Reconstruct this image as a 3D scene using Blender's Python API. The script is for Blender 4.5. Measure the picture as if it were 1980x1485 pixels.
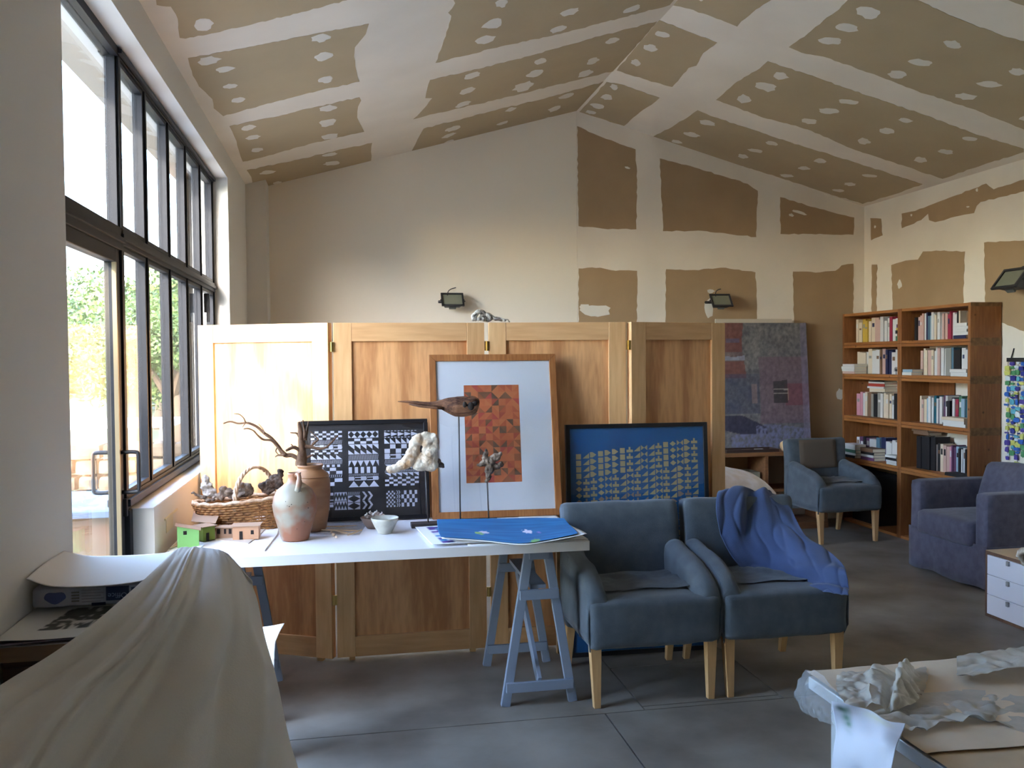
import bpy, bmesh, math, random
from mathutils import Vector, Matrix, noise
for o in list(bpy.data.objects): bpy.data.objects.remove(o)
SC = bpy.context.scene; C = SC.collection
PI = math.pi
# ---------------------------------------------------------------- camera
FOC, YAW, PITCH, ROLL, EYE = 1700.0, 0.18523, -0.028256, -0.008114, 1.55
_F = Vector((math.sin(YAW)*math.cos(PITCH), math.cos(YAW)*math.cos(PITCH), math.sin(PITCH)))
_R = Vector((math.cos(YAW), -math.sin(YAW), 0)); _U = _R.cross(_F)
_R, _U = _R*math.cos(ROLL)+_U*math.sin(ROLL), -_R*math.sin(ROLL)+_U*math.cos(ROLL)
CAMP = Vector((0, 0, EYE))
cd = bpy.data.cameras.new('camera'); cam = bpy.data.objects.new('camera', cd); C.objects.link(cam)
cam.matrix_world = Matrix(((_R.x, _U.x, -_F.x, 0), (_R.y, _U.y, -_F.y, 0), (_R.z, _U.z, -_F.z, EYE), (0, 0, 0, 1)))
cd.sensor_width = 36; cd.lens = FOC/1980*36; cd.clip_start = .05; cd.clip_end = 300
SC.camera = cam
# ---------------------------------------------------------------- light
w = bpy.data.worlds.new('sky'); SC.world = w; w.use_nodes = True
nt = w.node_tree; bg = nt.nodes['Background']
sky = nt.nodes.new('ShaderNodeTexSky'); sky.sky_type = 'NISHITA'; sky.sun_disc = False
sky.sun_elevation = math.radians(27); sky.sun_rotation = math.radians(200); sky.dust_density = 1.2; sky.air_density = 1.0
tn = nt.nodes.new('ShaderNodeMix'); tn.data_type = 'RGBA'; tn.blend_type = 'MULTIPLY'; tn.inputs[0].default_value = 1; tn.inputs[7].default_value = (.97, .98, 1.03, 1)
nt.links.new(sky.outputs[0], tn.inputs[6]); nt.links.new(tn.outputs[2], bg.inputs[0]); bg.inputs[1].default_value = 1.6
sd = bpy.data.lights.new('sun', 'SUN'); sd.energy = 3.6; sd.angle = math.radians(2.5); sd.color = (1, .93, .82)
sun = bpy.data.objects.new('sun', sd); C.objects.link(sun)
sun.rotation_euler = Vector((.50, .866, -.50)).to_track_quat('-Z', 'Y').to_euler()
SC.view_settings.view_transform = 'Standard'; SC.view_settings.look = 'None'
SC.view_settings.gamma = 1; SC.view_settings.use_curve_mapping = False
SC.view_settings.exposure = 1.8
SC.cycles.max_bounces = 12; SC.cycles.diffuse_bounces = 8; SC.cycles.transparent_max_bounces = 16
SC.cycles.sample_clamp_indirect = 6

# ---------------------------------------------------------------- points from the view onto real planes
def ray(x, y): return _F*FOC + _R*(x-990) + _U*(742.5-y)
def atY(x, y, Y): d = ray(x, y); return CAMP + d*(Y/d.y)
def atX(x, y, X): d = ray(x, y); return CAMP + d*(X/d.x)
def atZ(x, y, z): d = ray(x, y); return CAMP + d*((z-EYE)/d.z)
def atP(x, y, p0, n): d = ray(x, y); return CAMP + d*((p0-CAMP).dot(n)/d.dot(n))

# ---------------------------------------------------------------- materials
def srgb(c): return tuple((v/255/12.92 if v/255 <= .04045 else ((v/255+.055)/1.055)**2.4) for v in c)
MATS = {}
def mat(name, col, rough=.7, col2=None, scale=8., detail=4., metal=0., bump=0., bscale=60., stretch=None, spec=.5, contrast=(.35, .65), sheen=0, wave=None, trans=0., coord='Object'):
    if name in MATS: return MATS[name]
    m = bpy.data.materials.new(name); m.use_nodes = True; MATS[name] = m
    n = m.node_tree.nodes; l = m.node_tree.links; b = n['Principled BSDF']
    b.inputs['Base Color'].default_value = (*col, 1); b.inputs['Roughness'].default_value = rough
    b.inputs['Metallic'].default_value = metal; b.inputs['Specular IOR Level'].default_value = spec
    if sheen: b.inputs['Sheen Weight'].default_value = sheen
    if trans: b.inputs['Transmission Weight'].default_value = trans
    tc = n.new('ShaderNodeTexCoord'); mp = n.new('ShaderNodeMapping'); l.new(tc.outputs[coord], mp.inputs[0])
    if stretch: mp.inputs['Scale'].default_value = stretch
    if col2 is not None:
        rp = n.new('ShaderNodeValToRGB')
        if wave:
            t = n.new('ShaderNodeTexWave'); t.wave_type = wave[0]; t.inputs['Scale'].default_value = wave[1]
            t.inputs['Distortion'].default_value = wave[2]; t.inputs['Detail'].default_value = detail; t.inputs['Detail Scale'].default_value = wave[3]
            if wave[0] == 'BANDS': t.bands_direction = 'X'
            l.new(mp.outputs[0], t.inputs[0]); l.new(t.outputs['Fac'] if 'Fac' in t.outputs else t.outputs[1], rp.inputs[0])
        else:
            t = n.new('ShaderNodeTexNoise'); t.inputs['Scale'].default_value = scale; t.inputs['Detail'].default_value = detail
            l.new(mp.outputs[0], t.inputs[0]); l.new(t.outputs[0], rp.inputs[0])
        rp.color_ramp.elements[0].position = contrast[0]; rp.color_ramp.elements[1].position = contrast[1]
        rp.color_ramp.elements[0].color = (*col, 1); rp.color_ramp.elements[1].color = (*col2, 1)
        l.new(rp.outputs[0], b.inputs['Base Color'])
    if bump:
        t2 = n.new('ShaderNodeTexNoise'); t2.inputs['Scale'].default_value = bscale; t2.inputs['Detail'].default_value = 5
        l.new(mp.outputs[0], t2.inputs[0]); bp = n.new('ShaderNodeBump'); bp.inputs['Strength'].default_value = bump; bp.inputs['Distance'].default_value = .01
        l.new(t2.outputs[0], bp.inputs['Height']); l.new(bp.outputs[0], b.inputs['Normal'])
    return m
def wood(name, c1, c2, wscale=9, dist=6, stretch=(1, 1, .08), knots=None, rough=.55):
    """straight or figured grain along local Z (vertical) by default"""
    if name in MATS: return MATS[name]
    m = bpy.data.materials.new(name); m.use_nodes = True; MATS[name] = m
    n = m.node_tree.nodes; l = m.node_tree.links; b = n['Principled BSDF']; b.inputs['Roughness'].default_value = rough
    tc = n.new('ShaderNodeTexCoord'); mp = n.new('ShaderNodeMapping'); mp.inputs['Scale'].default_value = stretch
    l.new(tc.outputs['Object'], mp.inputs[0])
    t = n.new('ShaderNodeTexNoise'); t.inputs['Scale'].default_value = wscale*.35; t.inputs['Detail'].default_value = 1.5; t.inputs['Distortion'].default_value = .3
    l.new(mp.outputs[0], t.inputs[0])
    ml = n.new('ShaderNodeMath'); ml.operation = 'MULTIPLY'; ml.inputs[1].default_value = dist*4; l.new(t.outputs[0], ml.inputs[0])
    sn = n.new('ShaderNodeMath'); sn.operation = 'SINE'; l.new(ml.outputs[0], sn.inputs[0])
    t2 = n.new('ShaderNodeTexNoise'); t2.inputs['Scale'].default_value = wscale*9; t2.inputs['Detail'].default_value = 3; l.new(mp.outputs[0], t2.inputs[0])
    ad = n.new('ShaderNodeMath'); ad.operation = 'MULTIPLY_ADD'; l.new(sn.outputs[0], ad.inputs[0]); ad.inputs[1].default_value = .22
    l.new(t2.outputs[0], ad.inputs[2])
    rp = n.new('ShaderNodeValToRGB'); l.new(ad.outputs[0], rp.inputs[0])
    rp.color_ramp.elements[0].position = .22; rp.color_ramp.elements[1].position = .78
    rp.color_ramp.elements[0].color = (*c2, 1); rp.color_ramp.elements[1].color = (*c1, 1)
    out = rp.outputs[0]
    if knots:
        v = n.new('ShaderNodeTexVoronoi'); v.inputs['Scale'].default_value = knots; l.new(tc.outputs['Object'], v.inputs[0])
        r2 = n.new('ShaderNodeValToRGB'); r2.color_ramp.elements[0].position = .03; r2.color_ramp.elements[1].position = .09
        r2.color_ramp.elements[0].color = (.25, .16, .1, 1); r2.color_ramp.elements[1].color = (1, 1, 1, 1)
        l.new(v.outputs['Distance'], r2.inputs[0])
        mx = n.new('ShaderNodeMix'); mx.data_type = 'RGBA'; mx.blend_type = 'MULTIPLY'; mx.inputs[0].default_value = 1
        l.new(out, mx.inputs[6]); l.new(r2.outputs[0], mx.inputs[7]); out = mx.outputs[2]
    l.new(out, b.inputs['Base Color'])
    return m
def glassmat(name, tint=(1, 1, 1), refl=.9, film=0.):
    m = bpy.data.materials.new(name); m.use_nodes = True; MATS[name] = m
    n = m.node_tree.nodes; l = m.node_tree.links; n.clear()
    o = n.new('ShaderNodeOutputMaterial'); tr = n.new('ShaderNodeBsdfTransparent'); tr.inputs[0].default_value = (*tint, 1)
    g = n.new('ShaderNodeBsdfGlossy'); g.inputs['Roughness'].default_value = .01; fr = n.new('ShaderNodeLayerWeight'); fr.inputs[0].default_value = .5
    pw = n.new('ShaderNodeMath'); pw.operation = 'POWER'; pw.inputs[1].default_value = 5; l.new(fr.outputs['Facing'], pw.inputs[0])
    mu = n.new('ShaderNodeMath'); mu.operation = 'MULTIPLY_ADD'; mu.inputs[1].default_value = .95*refl; mu.inputs[2].default_value = .04*refl; l.new(pw.outputs[0], mu.inputs[0])
    mx = n.new('ShaderNodeMixShader'); l.new(mu.outputs[0], mx.inputs[0]); l.new(tr.outputs[0], mx.inputs[1]); l.new(g.outputs[0], mx.inputs[2])
    out = mx
    if film:
        d = n.new('ShaderNodeBsdfDiffuse'); d.inputs[0].default_value = (.8, .82, .8, 1)
        m2 = n.new('ShaderNodeMixShader'); m2.inputs[0].default_value = film; l.new(mx.outputs[0], m2.inputs[1]); l.new(d.outputs[0], m2.inputs[2]); out = m2
    l.new(out.outputs[0], o.inputs[0]); return m
def plastic_mat(name, col, alpha, rough=.25, col2=None):
    m = mat(name, col, rough, col2=col2, scale=9, contrast=(.45, .7), bump=.5, bscale=25)
    m.node_tree.nodes['Principled BSDF'].inputs['Alpha'].default_value = alpha; return m
def vcol_mat(name, rough=.6, nscale=0, namt=.3, coat=0):
    m = bpy.data.materials.new(name); m.use_nodes = True; MATS[name] = m
    n = m.node_tree.nodes; l = m.node_tree.links; b = n['Principled BSDF']; b.inputs['Roughness'].default_value = rough
    a = n.new('ShaderNodeVertexColor'); a.layer_name = 'Col'; out = a.outputs[0]
    if nscale:
        t = n.new('ShaderNodeTexNoise'); t.inputs['Scale'].default_value = nscale; t.inputs['Detail'].default_value = 6; t.inputs['Roughness'].default_value = .7
        rp = n.new('ShaderNodeValToRGB'); rp.color_ramp.elements[0].position = .3; rp.color_ramp.elements[1].position = .7
        rp.color_ramp.elements[0].color = (1-namt,)*3+(1,); rp.color_ramp.elements[1].color = (1+namt, 1+namt, 1+namt, 1)
        tc = n.new('ShaderNodeTexCoord'); l.new(tc.outputs['Object'], t.inputs[0]); l.new(t.outputs[0], rp.inputs[0])
        mx = n.new('ShaderNodeMix'); mx.data_type = 'RGBA'; mx.blend_type = 'MULTIPLY'; mx.inputs[0].default_value = 1
        l.new(out, mx.inputs[6]); l.new(rp.outputs[0], mx.inputs[7]); out = mx.outputs[2]
    l.new(out, b.inputs['Base Color']); return m

M_PAINT = mat('cream_paint', (.85, .78, .665), .85, bump=.03, bscale=40)
M_WALLL = mat('cream_wall', (.74, .72, .67), .85, bump=.03, bscale=40)
M_COMP = mat('joint_compound', (.87, .80, .70), .85, col2=(.80, .73, .63), scale=1.8, bump=.06, bscale=25)
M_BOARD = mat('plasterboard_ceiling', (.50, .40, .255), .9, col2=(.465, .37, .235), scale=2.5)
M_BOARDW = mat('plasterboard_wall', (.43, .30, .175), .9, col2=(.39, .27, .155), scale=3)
M_SPOT = mat('filler', (.80, .76, .69), .85)
M_PINE = wood('light_pine', srgb((234, 190, 136)), srgb((212, 162, 108)), wscale=5, dist=1.5, stretch=(1, 1, .1), knots=3.4)
M_PINEH = wood('light_pine_rail', srgb((230, 184, 130)), srgb((208, 156, 104)), wscale=5, dist=1.5, stretch=(.1, 1, 1))
M_PLY = wood('figured_plywood', srgb((230, 174, 118)), srgb((194, 134, 84)), wscale=6, dist=9, stretch=(1, 1, .13))
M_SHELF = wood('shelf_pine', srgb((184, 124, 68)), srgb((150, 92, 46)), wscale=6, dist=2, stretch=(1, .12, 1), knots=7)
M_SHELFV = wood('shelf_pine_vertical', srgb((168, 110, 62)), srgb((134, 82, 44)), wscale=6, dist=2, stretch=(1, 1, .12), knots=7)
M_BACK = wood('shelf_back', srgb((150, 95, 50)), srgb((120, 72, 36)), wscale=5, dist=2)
M_OAK = wood('beech_leg', srgb((205, 165, 115)), srgb((180, 138, 90)), wscale=10, dist=1)
M_FRAMEW = wood('picture_oak', srgb((190, 128, 72)), srgb((150, 92, 46)), wscale=14, dist=2)
M_BLACK = mat('black_metal', (.025, .025, .028), .45)
M_STEEL = mat('dark_steel', (.018, .019, .023), .5, spec=.25)
M_BLACKF = mat('black_frame', (.012, .012, .014), .3)
M_GREYF = mat('blue_grey_slipcover', srgb((86, 95, 103)), .95, col2=srgb((74, 83, 91)), scale=14, bump=.25, bscale=350, sheen=.15)
M_SOFA = mat('mauve_grey_cover', srgb((92, 90, 106)), .95, col2=srgb((78, 76, 92)), scale=20, bump=.25, bscale=300, sheen=.15)
M_BROWNF = mat('brown_grey_patch', srgb((96, 84, 72)), .95)
M_BLUECL = mat('blue_cloth', srgb((62, 80, 120)), .85, col2=srgb((52, 69, 106)), scale=6, bump=.15, bscale=300, sheen=.2)
M_TREST = mat('blue_grey_paint', srgb((128, 140, 158)), .5)
M_WHITE = mat('white_laminate', (.82, .82, .84), .35)
M_PAPER = mat('white_paper', (.85, .84, .82), .8)
M_PAPERG = mat('grey_paper', (.5, .5, .53), .8)
M_GLASS = glassmat('window_glass', (.97, .98, .98), 1.0, film=.01)
M_PGLASS = glassmat('picture_glass', (1, 1, 1), 1.0)
M_CONC = mat('concrete', srgb((146, 140, 131)), .6, col2=srgb((100, 92, 82)), scale=2.2, detail=10, bump=.08, bscale=30, contrast=(.3, .7), coord='Object')
def tag(o, label=None, cat=None, group=None, kind=None):
    if label: o['label'] = label
    if cat: o['category'] = cat
    if group: o['group'] = group
    if kind: o['kind'] = kind
    return o
class MB:
    def __init__(s): s.v = []; s.f = []; s.m = []; s.mi = 0
    def add(s, vs, fs):
        b = len(s.v); s.v += [Vector(p) for p in vs]; s.f += [tuple(b+i for i in f) for f in fs]; s.m += [s.mi]*len(fs); return s
    def box(s, a, b, M=None):
        x0, y0, z0 = a; x1, y1, z1 = b
        vs = [Vector(p) for p in ((x0,y0,z0),(x1,y0,z0),(x1,y1,z0),(x0,y1,z0),(x0,y0,z1),(x1,y0,z1),(x1,y1,z1),(x0,y1,z1))]
        if M is not None: vs = [M @ p for p in vs]
        return s.add(vs, [(0,3,2,1),(4,5,6,7),(0,1,5,4),(1,2,6,5),(2,3,7,6),(3,0,4,7)])
    def hexa(s, b4, t4):
        return s.add(list(b4)+list(t4), [(0,3,2,1),(4,5,6,7),(0,1,5,4),(1,2,6,5),(2,3,7,6),(3,0,4,7)])
    def bar(s, p, q, w, d, up=Vector((0,1,0)), w2=None, d2=None):
        p, q = Vector(p), Vector(q); ax = (q-p).normalized(); sx = ax.cross(up)
        if sx.length < 1e-4: sx = ax.cross(Vector((1,0,0)))
        sx.normalize(); sy = sx.cross(ax).normalized(); w2 = w2 or w; d2 = d2 or d
        f = lambda c, a, b: [c-sx*a/2-sy*b/2, c+sx*a/2-sy*b/2, c+sx*a/2+sy*b/2, c-sx*a/2+sy*b/2]
        return s.hexa(f(p, w, d), f(q, w2, d2))
    def prism(s, pts, off):
        n = len(pts); off = Vector(off)
        s.add([Vector(p) for p in pts]+[Vector(p)+off for p in pts], [tuple(range(n))[::-1], tuple(range(n, 2*n))]+[(i, (i+1) % n, n+(i+1) % n, n+i) for i in range(n)]); return s
    def tube(s, pts, rs, n=8, rough=0., seed=0, cap=True, squash=None):
        pts = [Vector(p) for p in pts]
        if not hasattr(rs, '__len__'): rs = [rs]*len(pts)
        vs = []; prev = None
        for i, p in enumerate(pts):
            t = (pts[min(i+1, len(pts)-1)]-pts[max(i-1, 0)]).normalized()
            if prev is None:
                a = t.cross(Vector((0,0,1)))
                if a.length < .1: a = t.cross(Vector((1,0,0)))
            else: a = prev - t*prev.dot(t)
            a.normalize(); prev = a; b = t.cross(a)
            for k in range(n):
                an = 2*PI*k/n; r = rs[i]
                if rough: r *= 1+rough*noise.noise(Vector((math.cos(an)*2+seed, math.sin(an)*2, i*.35)))*2
                q = a*math.cos(an)*r+b*math.sin(an)*r
                if squash: q = Vector((q.x*squash[0], q.y*squash[1], q.z*squash[2]))
                vs.append(p+q)
        fs = [(i*n+k, i*n+(k+1) % n, (i+1)*n+(k+1) % n, (i+1)*n+k) for i in range(len(pts)-1) for k in range(n)]
        if cap: fs += [tuple(range(n))[::-1], tuple((len(pts)-1)*n+k for k in range(n))]
        return s.add(vs, fs)
    def lathe(s, prof, c=(0,0,0), n=28, sq=1.):
        c = Vector(c); vs = [c+Vector((r*math.cos(2*PI*k/n), r*math.sin(2*PI*k/n)*sq, z)) for r, z in prof for k in range(n)]
        fs = [(i*n+k, i*n+(k+1) % n, (i+1)*n+(k+1) % n, (i+1)*n+k) for i in range(len(prof)-1) for k in range(n)]
        return s.add(vs, fs)
    def grid(s, P):
        """P[r][c] points"""
        R_, C_ = len(P), len(P[0])
        return s.add([p for row in P for p in row], [(r*C_+c, r*C_+c+1, (r+1)*C_+c+1, (r+1)*C_+c) for r in range(R_-1) for c in range(C_-1)])
    def soft(s, a, b, r=.04, n=8, amp=0., freq=8., seed=0., puff=0., M=None):
        """rounded, slightly lumpy upholstery block between corners a and b"""
        a, b = Vector(a), Vector(b); c = (a+b)/2; h = (b-a)/2; r = min(r, h.x*.98, h.y*.98, h.z*.98)
        base = len(s.v); idx = {}; vs = []; fs = []
        def vert(i, j, k):
            key = (i, j, k)
            if key in idx: return idx[key]
            q = Vector((i/n*2-1, j/n*2-1, k/n*2-1))
            # denser near the edges
            q = Vector([math.copysign(abs(t)**.75, t) for t in q])
            p = Vector((q.x*h.x, q.y*h.y, q.z*h.z)); inn = Vector([max(-(hh-r), min(hh-r, t)) for t, hh in zip(p, h)])
            d = p-inn
            if d.length > 1e-9:
                m = max(abs(d.x), abs(d.y), abs(d.z)); p = inn+d.normalized()*min(d.length, r) if m > 0 else p
            if puff:
                p += Vector((q.x*h.x, q.y*h.y, q.z*h.z)).normalized()*puff*(1-q.x*q.x if abs(q.x)<1 else 0)*(1-q.y*q.y if abs(q.y)<1 else 0)
            p += c
            if amp: p += noise.noise_vector(p*freq+Vector((seed, seed, seed)))*amp
            if M is not None: p = M @ p
            idx[key] = len(vs); vs.append(p); return idx[key]
        R_ = range(n)
        for i in R_:
            for j in R_:
                fs.append((vert(i,j,0), vert(i,j+1,0), vert(i+1,j+1,0), vert(i+1,j,0))); fs.append((vert(i,j,n), vert(i+1,j,n), vert(i+1,j+1,n), vert(i,j+1,n)))
                fs.append((vert(i,0,j), vert(i+1,0,j), vert(i+1,0,j+1), vert(i,0,j+1))); fs.append((vert(i,n,j), vert(i,n,j+1), vert(i+1,n,j+1), vert(i+1,n,j)))
                fs.append((vert(0,i,j), vert(0,i,j+1), vert(0,i+1,j+1), vert(0,i+1,j))); fs.append((vert(n,i,j), vert(n,i+1,j), vert(n,i+1,j+1), vert(n,i,j+1)))
        return s.add(vs, fs)
    def build(s, name, mats, parent=None, smooth=False, bevel=0, local=False, solid=0, label=None, kind=None, cols=None, fixn=False):
        me = bpy.data.meshes.new(name); off = Vector((0, 0, 0))
        if parent is not None and not local:
            off = root_loc(parent)
        me.from_pydata([tuple(p-off) for p in s.v], [], s.f)
        if not isinstance(mats, (list, tuple)): mats = [mats]
        for m in mats: me.materials.append(m)
        if len(mats) > 1: me.polygons.foreach_set('material_index', [min(i, len(mats)-1) for i in s.m])
        if smooth: me.polygons.foreach_set('use_smooth', [True]*len(me.polygons))
        if cols is not None:
            at = me.color_attributes.new('Col', 'FLOAT_COLOR', 'POINT')
            for i, c in enumerate(cols): at.data[i].color = (*c, 1)
        if fixn:
            bm = bmesh.new(); bm.from_mesh(me); bmesh.ops.recalc_face_normals(bm, faces=bm.faces); bm.to_mesh(me); bm.free()
        me.update()
        o = bpy.data.objects.new(name, me); C.objects.link(o)
        if parent is not None: o.parent = parent
        if bevel:
            b = o.modifiers.new('b', 'BEVEL'); b.width = bevel; b.segments = 2; b.limit_method = 'ANGLE'; b.angle_limit = math.radians(40)
        if solid:
            b = o.modifiers.new('s', 'SOLIDIFY'); b.thickness = solid; b.offset = 0
        if label: o['label'] = label
        if kind: o['kind'] = kind
        return o
def root_loc(o):
    while o.parent: o = o.parent
    return Vector(o.location)
def thing(name, loc, label=None, cat=None, group=None, kind=None, rz=0):
    o = bpy.data.objects.new(name, None); C.objects.link(o); o.location = loc; o.rotation_euler = (0, 0, rz); o.empty_display_size = .1
    return tag(o, label, cat, group, kind)
def single(mb, name, mats, label, cat, group=None, kind=None, **k):
    """a thing that is one mesh; origin at the base of the shape"""
    c = sum(mb.v, Vector())/len(mb.v); c.z = min(p.z for p in mb.v); mb.v = [p-c for p in mb.v]
    o = mb.build(name, mats, **k); o.location = c; return tag(o, label, cat, group, kind)
def catmull(P, nr, nc):
    """smooth a control grid of points"""
    def cr(p0, p1, p2, p3, t): return .5*((2*p1)+(p2-p0)*t+(2*p0-5*p1+4*p2-p3)*t*t+(3*p1-p0-3*p2+p3)*t*t*t)
    def line(L, n):
        out = []; m = len(L)-1
        for i in range(n+1):
            x = i/n*m; k = min(int(x), m-1); t = x-k
            out.append(cr(L[max(k-1, 0)], L[k], L[k+1], L[min(k+2, m)], t))
        return out
    rows = [line([Vector(p) for p in r], nc) for r in P]
    cols = [line([rows[r][c] for r in range(len(rows))], nr) for c in range(nc+1)]
    return [[cols[c][r] for c in range(nc+1)] for r in range(nr+1)]
def dispgrid(G, fn):
    """push every point of the grid along its normal by fn(u, v, p)"""
    R_, C_ = len(G), len(G[0]); out = []
    for r in range(R_):
        row = []
        for c in range(C_):
            a = G[min(r+1, R_-1)][c]-G[max(r-1, 0)][c]; b = G[r][min(c+1, C_-1)]-G[r][max(c-1, 0)]
            n = b.cross(a)
            if n.length > 1e-9: n.normalize()
            row.append(G[r][c]+n*fn(c/(C_-1), r/(R_-1), G[r][c]))
        out.append(row)
    return out
def blob(name, parts, m, parent=None, voxel=.004, namp=.004, nfreq=30., seed=0, local=False, smooth=True, smit=3):
    """one continuous lumpy body out of overlapping ellipsoids (center, radii)"""
    mb = MB()
    for c, r in parts:
        c = Vector(c); r = Vector(r) if hasattr(r, '__len__') else Vector((r, r, r))
        pr = [(math.sin(PI*i/10), -math.cos(PI*i/10)) for i in range(11)]
        pr[0] = (.02, -1); pr[-1] = (.02, 1)
        vs = []; n = 14
        for a, b in pr:
            for k in range(n):
                vs.append(c+Vector((r.x*a*math.cos(2*PI*k/n), r.y*a*math.sin(2*PI*k/n), r.z*b)))
        fs = [(i*n+k, i*n+(k+1) % n, (i+1)*n+(k+1) % n, (i+1)*n+k) for i in range(10) for k in range(n)]+[tuple(range(n))[::-1], tuple(10*n+k for k in range(n))]
        mb.add(vs, fs)
    o = mb.build(name, m, parent, smooth=smooth, local=local)
    rm = o.modifiers.new('r', 'REMESH'); rm.mode = 'VOXEL'; rm.voxel_size = voxel; rm.use_smooth_shade = smooth
    tx = bpy.data.textures.new(name, 'CLOUDS'); tx.noise_scale = 1/nfreq; tx.noise_depth = 3
    sm = o.modifiers.new('sm', 'SMOOTH'); sm.factor = .6; sm.iterations = smit
    dm = o.modifiers.new('d', 'DISPLACE'); dm.texture = tx; dm.strength = namp*2; dm.texture_coords = 'LOCAL'
    return o
def softpath(pts, sub=4):
    P = catmull([[Vector(p) for p in pts]]*2, 1, (len(pts)-1)*sub); return P[0]
ORD = ['first','second','third','fourth','fifth','sixth','seventh','eighth','ninth','tenth','eleventh','twelfth','thirteenth','fourteenth','fifteenth','sixteenth','seventeenth','eighteenth','nineteenth','twentieth','twenty-first','twenty-second','twenty-third','twenty-fourth','twenty-fifth','twenty-sixth','twenty-seventh','twenty-eighth']
# ================================================================ the room
XL, XR, YB, YN = -.79, 4.88, 7.68, -4.0
XM = (XL+XR)/2; ZE, ZR = 2.98, 3.765
XW = -.913; WY0, WY1, WZ0, WZ1, ZT = 3.01, 6.33, .95, 2.81, 2.04
LT = .22  # left wall thickness
# floor: cast slabs with sawn joints
fl = thing('floor', (0, 0, 0), kind='structure')
MB().box((XL-LT, YN-.2, -.12), (XR+.2, YB+.2, -.012)).build('floor_base', mat('joint_dark', (.06, .055, .05), .9), fl)
g = .0035
slabs = [(-.90, 1.088, YN, 3.66), (1.088, XR, YN, 3.66), (XL-.02, 1.27, 3.66, YB), (1.27, 1.93, 3.70, 4.19), (1.27, 1.93, 4.19, YB), (1.93, XR, 3.66, YB)]
for x0, x1, y0, y1 in slabs:
    MB().box((x0+g, y0+g, -.03), (x1-g, y1-g, 0)).build('floor_slab', M_CONC, fl)
MB().box((1.27+g, 3.66+g, -.03), (1.93-g, 3.70-g, 0)).build('floor_slab', M_CONC, fl)
MB().box((XL-LT, 3.01, -.03), (XL-.02, 3.82, 0)).build('door_threshold', M_CONC, fl)
# walls
mb = MB()
wl = thing('wall_left', (XL, 4, 0), kind='structure')
mb.box((XL-LT, YN, 0), (-.87, WY0, 3.2))
for y0, y1, z0, z1 in ((WY0, WY1, WZ1, 3.2), (WY1, YB, 0, 3.2)):
    mb.box((XL-LT, y0, z0), (XL, y1, z1))
mb.box((XW-.03, 3.82, 0), (XL, WY1, WZ0-.002))
mb.build('wall_left_masonry', M_WALLL, wl)
MB().box((XL-.002, 3.815, WZ0-.004), (XL-.13, WY1, WZ0)).build('window_sill', mat('sill_paint', (.74, .73, .72), .5), wl)
MB().box((XL, 7.42, 0), (-.63, YB, 3.04)).build('corner_pier', M_WALLL, wl)
mp = MB(); a = atX(326, 1000, XL+.001); mp.box((XL, 4.02, .86), (XL+.006, 4.30, .868)); mp.box((XL, 4.05, .80), (XL+.003, 4.2, .86)); mp.build('torn_tape', mat('tape_scrap', (.75, .68, .5), .7), wl)
def zroof(x): return ZR-(ZR-ZE)*abs(x-XM)/(XM-XL)
wb = thing('wall_back', (XM, YB, 0), kind='structure')
MB().prism([(XL-.1, YB, -.02), (XM-.002, YB, -.02), (XM-.002, YB, ZR+.02), (XL-.1, YB, ZE-.01)], (0, .12, 0)).build('wall_back_painted', M_PAINT, wb)
MB().prism([(XM, YB, -.02), (XR+.1, YB, -.02), (XR+.1, YB, ZE-.01), (XM, YB, ZR+.02)], (0, .12, 0)).build('wall_back_jointed', M_COMP, wb)
wr = thing('wall_right', (XR, 2, 0), kind='structure')
MB().box((XR, YN, -.02), (XR+.12, -3.0, ZE+.03)).box((XR, -3.0, -.02), (XR+.12, .6, ZE+.03)).box((XR, .6, -.02), (XR+.12, YB, ZE+.03)).build('wall_right_jointed', M_COMP, wr)
wf = thing('wall_front', (XM, YN, 0), kind='structure')
MB().prism([(XL-.1, YN, -.02), (XR+.1, YN, -.02), (XR+.1, YN, ZE), (XM, YN, ZR+.02), (XL-.1, YN, ZE)], (0, -.12, 0)).build('wall_front_painted', M_PAINT, wf)
cl = thing('ceiling', (XM, 2, ZE), kind='structure')
MB().hexa([(-.94, YN, ZE-.042), (XM, YN, ZR), (XM, YB, ZR), (-.94, YB, ZE-.042)], [(XL-.02, YN, ZE+.08), (XM, YN, ZR+.08), (XM, YB, ZR+.08), (XL-.02, YB, ZE+.08)]).build('ceiling_slope_left', M_COMP, cl)
MB().hexa([(XM, YN, ZR), (XR+.02, YN, ZE-.005), (XR+.02, YB, ZE-.005), (XM, YB, ZR)], [(XM, YN, ZR+.08), (XR+.02, YN, ZE+.08), (XR+.02, YB, ZE+.08), (XM, YB, ZR+.08)]).build('ceiling_slope_right', M_COMP, cl)
NL = Vector((ZR-ZE, 0, -(XM-XL))).normalized(); NR = Vector((-(ZR-ZE), 0, -(XM-XL))).normalized()
PL = (Vector((XM, 0, ZR)), NL); PR = (Vector((XM, 0, ZR)), NR); PBK = (Vector((0, YB, 0)), Vector((0, -1, 0))); PRW = (Vector((XR, 0, 0)), Vector((-1, 0, 0)))
rnd = random.Random(5)
def rough_edge(pts, step=9, amp=1.3):
    out = []
    for i, (x, y) in enumerate(pts):
        x2, y2 = pts[(i+1) % len(pts)]; L = math.hypot(x2-x, y2-y); n = max(1, int(L/step))
        for k in range(n):
            t = k/n; a = 0 if k == 0 else amp
            out.append((x+(x2-x)*t+rnd.uniform(-a, a), y+(y2-y)*t+rnd.uniform(-a, a)))
    return out
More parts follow.
